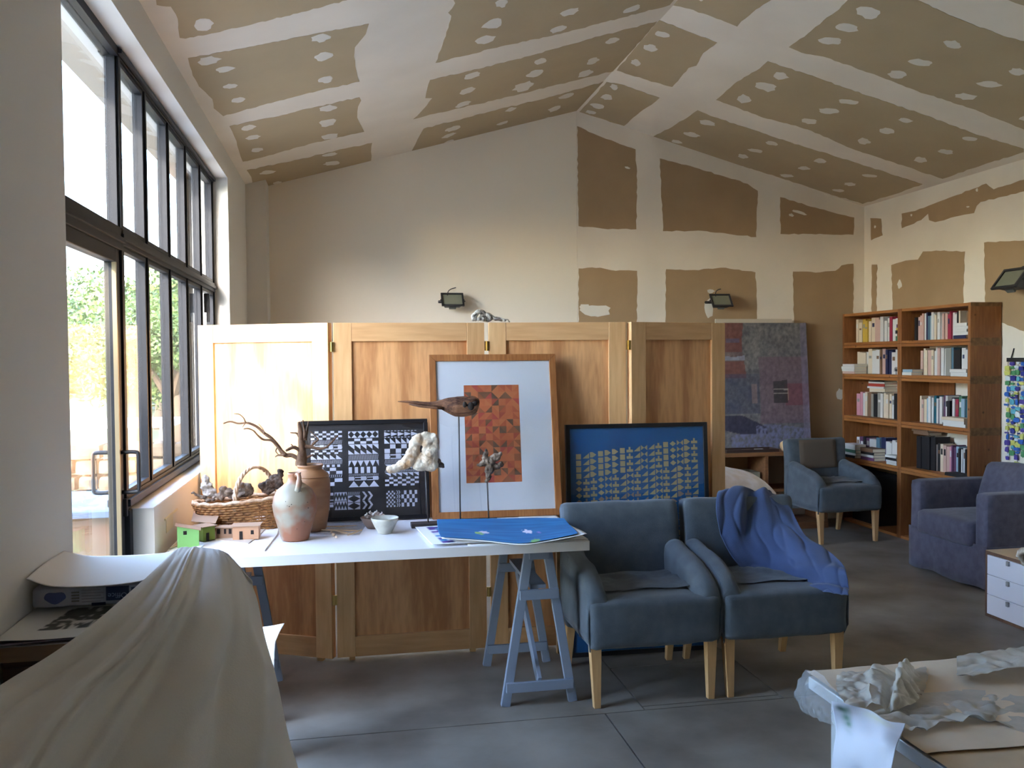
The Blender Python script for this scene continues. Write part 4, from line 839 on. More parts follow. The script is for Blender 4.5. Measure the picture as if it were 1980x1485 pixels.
# --- cardboard model village
M_CARD = mat('card_brown', srgb((176, 146, 120)), .9); M_CARDL = mat('card_base', srgb((206, 190, 172)), .9)
md = thing('architectural_model', (-.55, 3.98, TZ), 'small cardboard village model with green and peach houses on a white base', 'model')
def pz(x, y, z=TT): return atZ(x, y, z)
MB().prism([pz(325, 1069), pz(345, 1058), pz(368, 1040), pz(470, 998), pz(546, 1000), pz(536, 1035), pz(512, 1066)], (0, 0, .006)).build('base_board', M_PAPER, md)
MB().prism([pz(327, 1062, TT+.0062), pz(350, 1055, TT+.0062), pz(400, 1042, TT+.0062), pz(480, 1052, TT+.0062), pz(500, 1038, TT+.0062), pz(520, 1015, TT+.0062), pz(400, 1008, TT+.0062)], (0, 0, .004)).build('ground_card', M_CARDL, md)
def house(xl, yb, xr, yb2, h, h2, dep, mw, dark=(), over=.008, roofc=M_CARD):
    """front wall between two base points; gable rises from h to h2 towards the right or left"""
    z = TT+.0105; a = pz(xl, yb, z); b = pz(xr, yb2, z); d = b-a; L = d.length; d.normalize(); n = Vector((-d.y, d.x, 0)) if (-d.y*0+d.x) > 0 else Vector((d.y, -d.x, 0))
    p = [a, b, b+n*dep, a+n*dep]; U = Vector((0, 0, 1))
    H = [h, h2, h2, h]
    o = MB().hexa(p, [q+U*hh for q, hh in zip(p, H)]).build('house', mw, md)
    q = [a-d*over-n*over, b+d*over-n*over, b+d*over+n*(dep+over), a-d*over+n*(dep+over)]; k = (h2-h)/L; H2 = [h-k*over, h2+k*over, h2+k*over, h-k*over]
    MB().hexa([v+U*hh for v, hh in zip(q, H2)], [v+U*(hh+.0025) for v, hh in zip(q, H2)]).build('roof', roofc, o)
    for (u, v, w_, hh) in dark:
        c0 = a+d*(L*u)-n*.0008+U*v; MB().prism([c0, c0+d*w_, c0+d*w_+U*hh, c0+U*hh], n*-.0006).build('window_opening' if v > .002 else 'door_opening', mat('opening_black', (.02, .015, .015), .9), o)
M_HG = mat('card_green', srgb((140, 200, 120)), .9); M_HO = mat('card_olive', srgb((110, 125, 50)), .9); M_HP = mat('card_peach', srgb((212, 166, 132)), .9); M_HT = mat('card_tan', srgb((170, 140, 118)), .9)
house(393, 1047, 416, 1043, .062, .062, .07, M_HO, ((.25, 0, .014, .035),))
house(418, 1040, 452, 1040, .045, .045, .05, M_HT, ((.06, .018, .014, .022), (.45, .018, .010, .022), (.72, .018, .013, .022)))
house(450, 1044, 500, 1042, .058, .058, .075, M_HP, ((.26, 0, .014, .037), (.70, .022, .013, .018)))
house(343, 1060, 385, 1057, .093, .072, .055, M_HG, ((.28, .055, .014, .016),))
z = TT+.0105
MB().hexa([pz(370, 1037, z)+Vector((0, 0, .066)), pz(417, 1040, z)+Vector((0, 0, .064)), pz(432, 1010, z)+Vector((0, 0, .075)), pz(378, 1010, z)+Vector((0, 0, .075))], [pz(370, 1037, z)+Vector((0, 0, .069)), pz(417, 1040, z)+Vector((0, 0, .067)), pz(432, 1010, z)+Vector((0, 0, .078)), pz(378, 1010, z)+Vector((0, 0, .078))]).build('long_roof', M_CARD, md)
# --- shallow tray of scraps, bowls of shells
ty = thing('glass_sheet', (-.03, 4.2, TZ), 'thin clear glass sheet with scraps of wood and bone beside the jug', 'glass')
MB().prism([pz(600, 1034), pz(695, 1035), pz(712, 1010), pz(618, 1008)], (0, 0, .003)).build('pane', M_PGLASS, ty)
for x0, y0, x1, y1, r in ((606, 1024, 700, 1026, .004), (620, 1018, 690, 1016, .003), (640, 1024, 680, 1032, .003), (672, 1035, 700, 1024, .004)):
    MB().tube([pz(x0, y0, TT+.008), pz((x0+x1)/2, (y0+y1)/2+1, TT+.009), pz(x1, y1, TT+.008)], [r*.6, r, r*.5], 6, rough=.3).build('wood_scrap', mat('pale_scrap', srgb((200, 170, 130)), .8), ty)
sb = blob('bone_scrap', [(pz(645, 1034, TT+.009), .008), (pz(641, 1029, TT+.012), .006), (pz(650, 1038, TT+.007), .006)], mat('bone', srgb((222, 196, 172)), .7), voxel=.002, namp=.001)
mv = Vector((-.1, 4.1, TZ+.001)); 
for v in sb.data.vertices: v.co -= mv
sb.location = mv; tag(sb, 'tiny knobbly bone fragment at the front of the glass sheet', 'bone')
sb.parent = None
bw = Vector((.162, 4.085, TZ+.001))
b1 = thing('ceramic_bowl', bw, 'pale flared ceramic bowl in front of the shell bowl', 'bowl')
M_BOWL = mat('bowl_glaze', srgb((196, 196, 184)), .5, col2=srgb((170, 168, 156)), scale=20)
MB().lathe([(.001, .002), (.033, .0), (.034, .008), (.047, .03), (.060, .058), (.064, .072), (.062, .073), (.055, .055), (.04, .02), (.001, .012)], bw, 32).build('bowl_body', M_BOWL, b1, smooth=True)
b2p = Vector((.118, 4.225, TZ+.001))
b2 = thing('ceramic_bowl', b2p, 'brown clay bowl heaped with seashells behind the pale bowl', 'bowl')
MB().lathe([(.001, .002), (.035, .0), (.05, .02), (.066, .05), (.063, .052), (.045, .02), (.001, .012)], b2p, 28).build('bowl_body', mat('clay_brown', srgb((120, 100, 88)), .7), b2, smooth=True)
M_SH = mat('shell', srgb((225, 220, 214)), .4, col2=srgb((170, 140, 125)), scale=40)
for i, (dx_, dy_, dz_, r_, nm) in enumerate(((-.035, .0, .058, .018, 'pale spiral'), (0, -.01, .062, .020, 'white cupped'), (.035, 0, .06, .018, 'brown scalloped'), (.012, .025, .066, .017, 'grey ribbed'), (-.018, .022, .07, .012, 'upright horn-like'))):
    c = Vector((dx_, dy_, dz_))+b2p; mb = MB(); pts = []; rs_ = []
    for k in range(14):
        t = k/13; a = t*7; pts.append(c+Vector((math.cos(a)*r_*.55*(1-t), math.sin(a)*r_*.5*(1-t), r_*(t*1.4-.5)))); rs_.append(r_*(.62*(1-t)+.05))
    mb.tube(pts, rs_, 8, rough=.1, seed=i); single(mb, 'seashell', M_SH, nm+' seashell in the heaped brown bowl', 'shell', 'shells in the brown bowl', smooth=True)
# --- three found-object sculptures on rods
M_ROD = mat('rod_iron', (.05, .04, .035), .5)
def stand(nm, top, base, label, bw_=.075):
    t = thing(nm, (base[0], base[1], TZ), label, 'sculpture')
    MB().box((base[0]-bw_, base[1]-.035, TT), (base[0]+bw_, base[1]+.035, TT+.02)).build('base', M_ROD, t, bevel=.002)
    MB().tube([(base[0], base[1], TT+.02), top], .0036, 8).build('rod', M_ROD, t, smooth=True); return t
def part_blob(par, nm, items, Y, m, ox, oy, sc, namp=.005, nf=35, squash=.7, voxel=.0035):
    L = []; off = root_loc(par)
    for it in items:
        x, y, rx, ry = it[:4]; dY = it[4] if len(it) > 4 else 0; s_ = Y*1.02/FOC/sc
        L.append((atY(ox+x/sc, oy+y/sc, Y+dY), (rx*s_, min(rx, ry)*s_*squash, ry*s_)))
    return blob(nm, L, m, par, voxel=voxel, namp=namp, nfreq=nf)
YS_ = 4.22
r1 = stand('driftwood_sculpture', atY(887, 800, YS_), atY(890, 998, YS_).xy, 'long beak-like driftwood on a tall thin rod in front of the orange print', .05)
DW = [(98, 460, 2), (150, 462, 7), (210, 470, 13), (270, 478, 15), (335, 482, 20), (385, 480, 30), (430, 482, 48), (480, 488, 64), (530, 490, 66), (570, 485, 60), (600, 472, 48), (622, 466, 26), (632, 465, 8)]
P = [atY(740+x/3.375, 640+y/3.375, YS_) for x, y, r in DW]; s_ = YS_*1.02/FOC/3.375
PP = softpath(P, 4); RR = []
for i in range(len(PP)):
    t = i/4; k = min(int(t), len(DW)-2); RR.append((DW[k][2]*(1-(t-k))+DW[k+1][2]*(t-k))*s_)
M_DRIFT = wood('driftwood_brown', srgb((150, 104, 74)), srgb((70, 42, 30)), wscale=40, dist=5, stretch=(.15, 1, 1), rough=.8)
mb = MB(); mb.tube(PP, RR, 40); 
n = 40
for i in range(len(PP)):
    for k in range(n):
        v = mb.v[i*n+k]; c = PP[i]; d = v-c; g_ = 1+.16*noise.noise(Vector((k/n*14, i*.05, 0)))*2+.10*math.sin(k/n*2*PI*7+i*.12); d *= g_; d.y *= .7; mb.v[i*n+k] = c+d
mb.build('driftwood_piece', M_DRIFT, r1, smooth=True)
tw2 = MB().tube([atY(740+x/3.375, 640+y/3.375, YS_-.01) for x, y in ((170, 478), (240, 490), (330, 498), (400, 505))], [3*s_, 8*s_, 9*s_, 10*s_], 8, rough=.3).build('splinter', M_DRIFT, r1, smooth=True)
part_blob(r1, 'hollow_knot', [(535, 480, 16, 22, -.075), (575, 490, 22, 26, -.07), (600, 475, 20, 18, -.05)], YS_, mat('knot_dark', (.03, .02, .015), .9), 740, 640, 3.375, namp=.003)  # near-black lumps on the thick end of the driftwood
r2 = stand('root_sculpture', atY(942, 930, YS_), atY(945, 998, YS_).xy, 'small spiky grey root on a short rod in front of the orange print', .045)
part_blob(r2, 'root_piece', [(675, 800, 14, 30), (668, 825, 22, 25), (700, 850, 38, 30), (735, 825, 32, 26), (765, 805, 16, 16), (770, 870, 22, 20), (745, 885, 25, 20), (640, 875, 26, 12), (660, 862, 26, 20), (695, 905, 30, 35), (690, 945, 20, 30), (678, 980, 14, 12)], YS_, M_ROOT, 740, 640, 3.375, namp=.007, nf=60, voxel=.0028)
r3 = stand('bone_sculpture', atY(823, 912, YS_), atY(828, 1012, YS_-.02).xy, 'pale weathered bone-like stone with an eye hole on a black stand', .083)
M_BONE = mat('weathered_bone', srgb((226, 216, 196)), .9, col2=srgb((172, 134, 96)), scale=14, bump=.6, bscale=50, contrast=(.42, .64))
part_blob(r3, 'bone_piece', [(284, 775, 26, 50), (250, 728, 40, 20), (222, 790, 20, 40), (250, 825, 34, 24), (315, 800, 44, 60), (300, 720, 50, 45), (215, 745, 30, 50), (175, 840, 48, 44), (130, 875, 50, 34), (90, 893, 44, 28), (300, 850, 55, 55), (255, 870, 60, 42), (335, 740, 34, 60), (285, 690, 45, 30), (320, 700, 38, 32), (232, 705, 42, 38), (205, 745, 38, 42), (190, 800, 42, 40), (160, 850, 42, 36), (110, 885, 45, 28), (60, 905, 36, 26), (290, 745, 22, 40), (320, 760, 40, 55), (325, 820, 36, 46), (270, 840, 50, 34), (230, 860, 38, 28), (250, 890, 52, 28), (310, 880, 52, 36), (208, 800, 22, 30), (248, 815, 28, 18)], YS_, M_BONE, 740, 640, 3.375, namp=.010, nf=22, squash=.75)
part_blob(r3, 'dark_shard', [(355, 850, 26, 20, .02), (380, 875, 24, 18, .02), (395, 888, 12, 9, .02)], YS_, mat('slate_shard', srgb((96, 84, 74)), .8), 740, 640, 3.375, namp=.002)
# --- papers at the right end of the table
def paint(mb_grid, fn, nr, nc): return [fn(c/nc, r/nr) for r in range(nr+1) for c in range(nc+1)]
def sheet(name, ctl, label, m, nr=16, nc=24, fn=None, cat='paper', group=None):
    G = catmull(ctl, nr, nc); mb = MB().grid(G); cols = paint(G, fn, nr, nc) if fn else None
    c = sum(mb.v, Vector())/len(mb.v); c.z = min(p.z for p in mb.v); mb.v = [p-c for p in mb.v]
    o = mb.build(name, m, smooth=True, cols=cols); sm = o.modifiers.new('s', 'SOLIDIFY'); sm.thickness = .0008; sm.offset = -1; o.location = c
    return tag(o, label, cat, group)
M_VP = vcol_mat('painted_paper', .7)
V = Vector
def flat4(a, b, c, d, z, lift=None):
    """a front-left b front-right c back-right d back-left (x,y)"""
    ctl = []
    for j in range(4):
        row = []
        for i in range(4):
            u, v = i/3, j/3; x = (a[0]*(1-u)+b[0]*u)*(1-v)+(d[0]*(1-u)+c[0]*u)*v; y = (a[1]*(1-u)+b[1]*u)*(1-v)+(d[1]*(1-u)+c[1]*u)*v
            row.append(V((x, y, z+(lift(u, v) if lift else 0))))
        ctl.append(row)
    return ctl
for i, (a, b, c, d, z, lab) in enumerate((((.50, 3.725), (1.032, 3.722), (1.04, 4.36), (.52, 4.37), TZ+.0015, 'lowest large white sheet of the stack on the right table end'),
        ((.42, 3.745), (1.031, 3.73), (1.035, 4.20), (.44, 4.26), TZ+.0045, 'second white sheet of the stack, just above the lowest'),
        ((.40, 3.76), (1.034, 3.725), (1.02, 4.12), (.44, 4.2), TZ+.008, 'third white sheet of the stack, its front edge slightly lifted'))):
    sheet('paper_sheet', flat4(a, b, c, d, z, (lambda u, v: .004*math.sin(u*5)*(1-v)+.001) if i else None), lab, [M_PAPER, M_PAPERG, M_PAPER][i], group='white sheets stacked on the right end of the table')
def stripe_fn(u, v):
    if .10 < u < .20 and .06 < v < .95:
        k = int(v*13); q = int((u-.10)/.05)
        return [srgb((66, 44, 120)), srgb((210, 212, 230)), srgb((64, 128, 168)), srgb((80, 48, 130)), srgb((190, 196, 220))][(k*3+q*2+k//2) % 5]
    if .86 < u < .93 and v > .85: return srgb((200, 70, 90))
    return (.85, .84, .83)
sheet('printed_sheet', flat4((.345, 3.73), (.95, 3.765), (.90, 4.2), (.305, 4.14), TZ+.0115, lambda u, v: .001), 'white sheet with a purple and teal stripe print along its left edge', M_VP, 40, 60, stripe_fn)
rn = random.Random(2)
def blue_fn(u, v):
    a = noise.noise(Vector((u*4, v*22, 1)))*.5+.5; c = Vector(srgb((22, 84, 140))).lerp(Vector(srgb((44, 124, 180))), a)
    for (x, y, r, cc) in ((.29, .44, .035, (215, 205, 220)), (.255, .38, .03, (160, 190, 110)), (.60, .50, .045, (220, 215, 235)), (.68, .42, .02, (150, 120, 190)), (.63, .06, .05, (130, 175, 110)), (.27, .32, .02, (150, 190, 120))):
        d = math.hypot((u-x), (v-y)*.45)
        if d < r*(.6+.6*noise.noise(Vector((u*40, v*30, 0)))+.2): c = Vector(srgb(cc))
    return tuple(c)
def q(x, y, z): return atZ(x, y, z)
ctl = [
 [q(852, 1038, .785), q(930, 1043, .772), q(1005, 1050, .7665), q(1060, 1043, .775), q(1118, 1031, .800)],
 [q(848, 1028, .786), q(925, 1032, .773), q(1000, 1036, .767), q(1060, 1031, .771), q(1112, 1024, .787)],
 [q(846, 1016, .786), q(920, 1020, .774), q(990, 1021, .768), q(1050, 1018, .770), q(1100, 1013, .779)],
 [q(845, 1004, .796), q(915, 1003, .790), q(985, 1002, .786), q(1040, 1001, .786), q(1091, 1002, .790)],
]
sheet('blue_painting', ctl, 'curling sheet painted bright blue with small pale flower marks, topmost on the table', M_VP, 70, 110, blue_fn, 'painting')
ctl2 = [[p+Vector((.004, -.006, -.004)) if j == 0 else p+Vector((.003, 0, -.004)) for p in row] for j, row in enumerate(ctl)]
ctl2[0][-1] += Vector((.03, .0, .004)); ctl2[1][-1] += Vector((.025, .0, .0)); ctl2[0] = [p+Vector((0, -.012, 0)) for p in ctl2[0]]
sheet('paper_sheet', ctl2, 'curled white sheet directly under the blue painting, corner rolled up', mat('cream_sheet', (.78, .77, .72), .8), 16, 24)
sheet('paper_sheet', flat4((.85, 4.2), (1.03, 4.2), (1.035, 4.40), (.84, 4.40), TZ+.003, lambda u, v: .0), 'white sheet edge showing behind the blue painting at the table corner', M_PAPER)
# ================================================================ left foreground: cabinet, papers, dust sheet
cb = thing('side_cabinet', (-.5, 2.6, 0), 'dark wooden cabinet with a pale top against the wall by the door', 'cabinet')
MB().box((-.865, 2.40, .08), (-.47, 2.72, .80)).build('carcass', mat('dark_cabinet', srgb((74, 46, 28)), .5), cb, bevel=.002)
MB().box((-.868, 2.375, .80), (-.45, 2.74, .843)).build('cabinet_top', wood('cabinet_top', srgb((150, 120, 90)), srgb((126, 98, 72)), stretch=(.1, 1, 1)), cb, bevel=.002)
MB().box((-.86, 2.43, 0), (-.49, 2.70, .08)).build('plinth', M_BLACK, cb)
MB().box((-.862, 2.392, .10), (-.48, 2.399, .78)).build('door', mat('dark_cabinet_door', srgb((70, 42, 26)), .5), cb)
zc = .843
sheet('paper_sheet', flat4((-.866, 2.355), (-.46, 2.37), (-.46, 2.70), (-.866, 2.70), zc+.002), 'bottom grey sheet of the paper pile on the cabinet', M_PAPERG, group='sheets piled on the cabinet')
sheet('paper_sheet', flat4((-.866, 2.345), (-.47, 2.375), (-.47, 2.71), (-.866, 2.71), zc+.009, lambda u, v: .004*math.sin(u*4)), 'middle dark-edged sheet of the pile on the cabinet', mat('mauve_card', srgb((120, 112, 130)), .8), group='sheets piled on the cabinet')
def photo_fn(u, v):
    # halftone picture of a building, printed askew on the sheet
    uu = u*1.0-.12*v; 
    if .16 < uu < .58 and .26 < v < .80:
        a = noise.noise(Vector((u*22, v*16, 3)))*.5+.5; b = noise.noise(Vector((u*60, v*5, 9)))
        if .28 < uu < .55 and v < .5 and b > .05: a = 1
        g_ = .05+.45*(a > .62)+.1*a; return (g_, g_*.97, g_*.9)
    return (.70, .69, .65)
sheet('printed_sheet', [[V((x, y, zc+.016+dz)) for x, dz in ((-.867, .004), (-.77, .0), (-.66, .002), (-.55, .006), (-.45, .011))] for y in (2.36, 2.46, 2.58, 2.74)], 'white sheet with a grey photo print of a building, front of the cabinet pile', M_VP, 50, 80, photo_fn)
rm = thing('paper_ream', (-.6, 2.68, zc+.022), 'wrapped ream of copy paper in white and blue packaging', 'paper pack')
za = zc+.030
MB().soft((-.862, 2.60, za), (-.48, 2.84, za+.058), r=.012, n=8, amp=.0015).build('wrapper', mat('ream_wrap', srgb((188, 190, 200)), .4, col2=srgb((150, 156, 176)), scale=12), rm, smooth=True)
M_NAVY = mat('label_navy', srgb((28, 52, 96)), .5); M_LTXT = mat('label_text', srgb((150, 170, 205)), .6)
yf = 2.5985
for x0, x1, z0, z1 in ((-.668, -.608, .014, .052), (-.602, -.556, .016, .048), (-.706, -.670, .002, .010)): MB().box((x0, yf-.0005, za+z0), (x1, yf+.004, za+z1)).build('label_block', M_NAVY, rm)
for k in range(4): MB().box((-.758, yf, za+.015+k*.008), (-.738, yf+.003, za+.019+k*.008)).build('print_bar', mat('bar_grey', (.2, .2, .18), .7), rm)
for k in range(5): MB().box((-.732, yf, za+.013+k*.008), (-.732+.050+.008*(k % 2), yf+.003, za+.0145+k*.008)).build('print_line', mat('line_grey', (.25, .25, .3), .7), rm)
bl = [V((-.800+.028*math.cos(a), yf-.0004, za+.03+.016*math.sin(a)*(1+.2*math.sin(3*a)))) for a in [2*PI*k/20 for k in range(20)]]
MB().prism(bl, (0, .003, 0)).build('blue_emblem', mat('emblem_blue', srgb((70, 84, 140)), .6), rm)
def text(s_, M, size, m, parent, name='lettering'):
    c = bpy.data.curves.new(name, 'FONT'); c.body = s_; c.size = size; c.extrude = .0002; c.align_x = 'CENTER'; c.align_y = 'CENTER'; c.materials.append(m)
    o0 = bpy.data.objects.new(name, c); C.objects.link(o0); bpy.context.view_layer.update(); me = bpy.data.meshes.new_from_object(o0.evaluated_get(bpy.context.evaluated_depsgraph_get())); bpy.data.objects.remove(o0)
    o = bpy.data.objects.new(name, me); C.objects.link(o); o.parent = parent; o.matrix_local = Matrix.Translation(-root_loc(parent)) @ M; return o
UP = lambda x, y, z, r=PI: Matrix.Translation((x, y, z)) @ Matrix.Rotation(r, 4, 'Y') @ Matrix.Rotation(PI/2, 4, 'X')
text('Office', UP(-.638, yf-.001, za+.028), .021, M_LTXT, rm); text('Multi', UP(-.579, yf-.001, za+.032), .017, M_LTXT, rm)
sheet('paper_sheet', [[V((x, y, z+.004)) for x, z, y in r] for r in (
   ((-.864, zc+.118, 2.575), (-.80, zc+.098, 2.56), (-.72, zc+.093, 2.555), (-.62, zc+.093, 2.56), (-.54, zc+.098, 2.60), (-.47, zc+.115, 2.68)),
   ((-.865, zc+.125, 2.72), (-.80, zc+.100, 2.72), (-.72, zc+.093, 2.72), (-.62, zc+.093, 2.73), (-.54, zc+.100, 2.76), (-.46, zc+.120, 2.80)),
   ((-.865, zc+.125, 2.90), (-.80, zc+.102, 2.92), (-.72, zc+.096, 2.93), (-.62, zc+.094, 2.94), (-.54, zc+.102, 2.93), (-.45, zc+.125, 2.90)))], 'large white sheet on top of the paper ream, catching the window light', M_PAPER, 20, 40)
# dust sheet
R_ = [
 [(338, 1064, 2.74), (352, 1059, 2.76), (375, 1058, 2.78), (400, 1060, 2.78), (425, 1064, 2.76), (445, 1075, 2.74), (475, 1110, 2.72)],
 [(300, 1102, 2.50), (330, 1092, 2.54), (362, 1085, 2.60), (398, 1085, 2.64), (434, 1094, 2.67), (467, 1112, 2.70), (497, 1148, 2.72)],
 [(222, 1172, 2.28), (275, 1170, 2.30), (330, 1165, 2.34), (385, 1165, 2.40), (440, 1172, 2.48), (487, 1190, 2.57), (512, 1228, 2.64)],
 [(118, 1252, 2.14), (190, 1257, 2.16), (270, 1262, 2.20), (350, 1266, 2.26), (430, 1270, 2.34), (505, 1285, 2.46), (535, 1315, 2.56)],
 [(-30, 1340, 1.98), (70, 1352, 2.00), (180, 1366, 2.04), (300, 1377, 2.10), (410, 1386, 2.20), (505, 1402, 2.34), (556, 1425, 2.46)],
 [(-200, 1450, 1.78), (-60, 1480, 1.80), (90, 1510, 1.86), (240, 1535, 1.94), (380, 1545, 2.06), (500, 1545, 2.22), (592, 1535, 2.36)],
 [(-330, 1600, 1.60), (-150, 1650, 1.62), (40, 1720, 1.68), (220, 1760, 1.80), (400, 1760, 1.96), (540, 1750, 2.14), (640, 1700, 2.28)],
]
ctl = [[atY(x, y, Y) for x, y, Y in r] for r in R_]
for r in ctl:
    for p in r: p.x = max(p.x, -.852); p.z = max(p.z, .02)
ctl.append([V((p.x*1.0+.0, p.y-.04, .012)) for p in ctl[-1]])
G = catmull(ctl, 150, 130)
def ds(u, v, p):
    k = min(1, v*2.2); d = 0
    for (c0, c1, w_, a) in ((.30, .24, .022, -.018), (.50, .44, .035, .016), (.62, .60, .05, -.012), (.74, .70, .03, .013), (.84, .80, .03, -.009), (.14, .10, .03, .012), (.42, .36, .02, .010)):
        d += a*k*(1+2.2*v)*math.exp(-((u-(c0+(c1-c0)*v))/w_)**2)
    d += .010*k*noise.noise(Vector((u*6, v*2.5, 2)))+.003*noise.noise(Vector((u*16, v*8, 5)))
    uc = 1.06-.75*v
    d += .055*v*math.exp(-((u-uc)/.07)**2)-.035*k*math.exp(-((u-.34+.06*v)/.014)**2)
    d += .006*math.exp(-((v-.55+.2*u)/.02)**2)*math.exp(-((u-.15)/.2)**2)
    return d
G = dispgrid(G, ds)
for r in G:
    for p in r: p.x = max(p.x, -.862); p.z = max(p.z, .004)
single(MB().grid(G), 'dust_sheet', mat('dust_sheet', srgb((228, 226, 222)), .9, col2=srgb((218, 214, 208)), scale=3, bump=.1, bscale=200), 'large off-white dust sheet draped over furniture in the left foreground', 'cloth', smooth=True, solid=.002)
# ================================================================ low covered table, right foreground
lt = thing('low_table', (2.2, 1.8, 0), 'low aluminium-edged work table in the right foreground under paper and plastic', 'table')
M_ALU = mat('aluminium', (.72, .80, .86), .35, metal=.5)
TX0, TX1, TY0, TY1, TH = 1.49, 2.95, .75, 2.66, .495
MB().box((TX0+.02, TY0+.02, TH-.03), (TX1-.02, TY1-.02, TH-.003)).build('table_top', mat('board_tan', srgb((190, 170, 140)), .8), lt)
for a, b in (((TX0, TY0, TH-.045), (TX0+.02, TY1, TH-.004)), ((TX1-.02, TY0, TH-.045), (TX1, TY1, TH-.004)), ((TX0+.02, TY0, TH-.045), (TX1-.02, TY0+.02, TH-.004)), ((TX0+.02, TY1-.02, TH-.045), (TX1-.02, TY1, TH-.004))):
    MB().box(a, b).build('edge_profile', M_ALU, lt, bevel=.004)
for x in (TX0+.05, TX1-.09):
    for y in (TY0+.05, TY1-.09): MB().box((x, y, 0), (x+.035, y+.035, TH-.045)).build('leg', M_ALU, lt, bevel=.003)
MB().box((TX0+.055, TY0+.085, .30), (TX0+.075, TY1-.09, .32)).build('side_rail', M_ALU, lt)
M_KRAFT = mat('kraft_paper', srgb((206, 186, 156)), .85, col2=srgb((192, 170, 140)), scale=6, bump=.15, bscale=10)
M_KRAFT2 = mat('kraft_pale', srgb((218, 202, 180)), .85, col2=srgb((205, 188, 164)), scale=4, bump=.15, bscale=10)
def wr_(a, f, s): return lambda u, v, p: a*noise.noise(Vector((p.x*f+s, p.y*f, p.z*f)))
def crump(name, ctl, label, m, nr, nc, a=.004, f=9, s=0, ridged=0, solid=0, lo=None, cat='plastic sheet', group=None, extra=None, cols=None):
    G = catmull(ctl, nr, nc)
    def fn(u, v, p):
        d = a*noise.noise(Vector((p.x*f+s, p.y*f, p.z*f)))+a*.5*noise.noise(Vector((p.x*f*2.3, p.y*f*2.3+s, p.z*f*2)))
        if ridged: d += ridged*(1-2*abs(noise.noise(Vector((p.x*f*.8, p.y*f*.8-s, p.z*f*.8)))))**3
        if extra: d += extra(u, v)
        return d
    G = dispgrid(G, fn)
    if lo is not None:
        for r in G:
            for p in r:
                if p.x > TX0+.002: p.z = max(p.z, lo)
                else: p.x = min(p.x, TX0-.001) if p.z < TH else p.x
    mb = MB().grid(G); c = sum(mb.v, Vector())/len(mb.v); c.z = min(p.z for p in mb.v); mb.v = [p-c for p in mb.v]
    o = mb.build(name, m, smooth=True, solid=solid, cols=cols(nr, nc) if cols else None); o.location = c; return tag(o, label, cat, group)
crump('kraft_sheet', flat4((TX0+.005, 1.0), (TX1-.02, 1.0), (TX1-.02, 2.14), (TX0+.005, 2.14), TH+.002), 'tan paper sheet covering the near half of the low table', M_KRAFT, 30, 30, a=.0015, lo=TH-.001, cat='paper')
crump('kraft_sheet', flat4((TX0-.004, 2.05), (TX1, 1.98), (TX1, 2.69), (TX0+.0, 2.67), TH+.009), 'pale tan paper covering the far half of the low table', M_KRAFT2, 40, 60, a=.003, lo=TH+.005, cat='paper')
M_FILM = plastic_mat('milky_film', srgb((196, 194, 186)), .80, .3, srgb((170, 168, 158)))
M_FILMC = plastic_mat('clear_film', srgb((205, 212, 218)), .30, .12)
M_FILMW = mat('white_liner', srgb((205, 214, 232)), .5, bump=.3, bscale=12)
A = lambda x, y, Y: atY(x, y, Y)
# clear film folded over the table's far-left corner
crump('clear_film', [[A(1557, 1296, 2.64), A(1585, 1300, 2.52), A(1602, 1320, 2.44), A(1618, 1335, 2.38)],
  [A(1540, 1318, 2.63), A(1565, 1322, 2.52), A(1588, 1342, 2.42), A(1612, 1362, 2.33)],
  [A(1536, 1345, 2.62), A(1558, 1358, 2.50), A(1580, 1372, 2.40), A(1606, 1388, 2.31)],
  [A(1549, 1375, 2.60), A(1565, 1384, 2.49), A(1586, 1394, 2.39), A(1612, 1402, 2.30)]], 'clear crinkled plastic folded over the far left corner of the low table', M_FILMC, 50, 50, a=.010, f=24, ridged=.006, cat='plastic sheet')
# hump of milky film standing up
crump('plastic_film', [
  [A(1618, 1306, 2.60), A(1650, 1300, 2.62), A(1690, 1297, 2.62), A(1722, 1287, 2.60), A(1752, 1272, 2.56), A(1772, 1292, 2.60), A(1795, 1310, 2.62)],
  [A(1616, 1322, 2.52), A(1648, 1318, 2.50), A(1685, 1314, 2.50), A(1712, 1310, 2.46), A(1742, 1306, 2.42), A(1772, 1316, 2.48), A(1796, 1322, 2.55)],
  [A(1622, 1342, 2.43), A(1650, 1343, 2.40), A(1684, 1340, 2.40), A(1706, 1342, 2.34), A(1736, 1345, 2.32), A(1768, 1346, 2.38), A(1790, 1338, 2.46)],
  [A(1636, 1362, 2.34), A(1660, 1366, 2.32), A(1686, 1364, 2.32), A(1706, 1366, 2.28), A(1734, 1368, 2.27), A(1762, 1362, 2.32), A(1784, 1352, 2.40)]], 'standing hump of milky plastic film near the far left corner', M_FILM, 60, 80, a=.012, f=19, ridged=.009, lo=TH+.012, extra=lambda u, v: .03*math.exp(-((u-.52-.05*v)/.05)**2)-.02*math.exp(-((u-.35)/.08)**2))
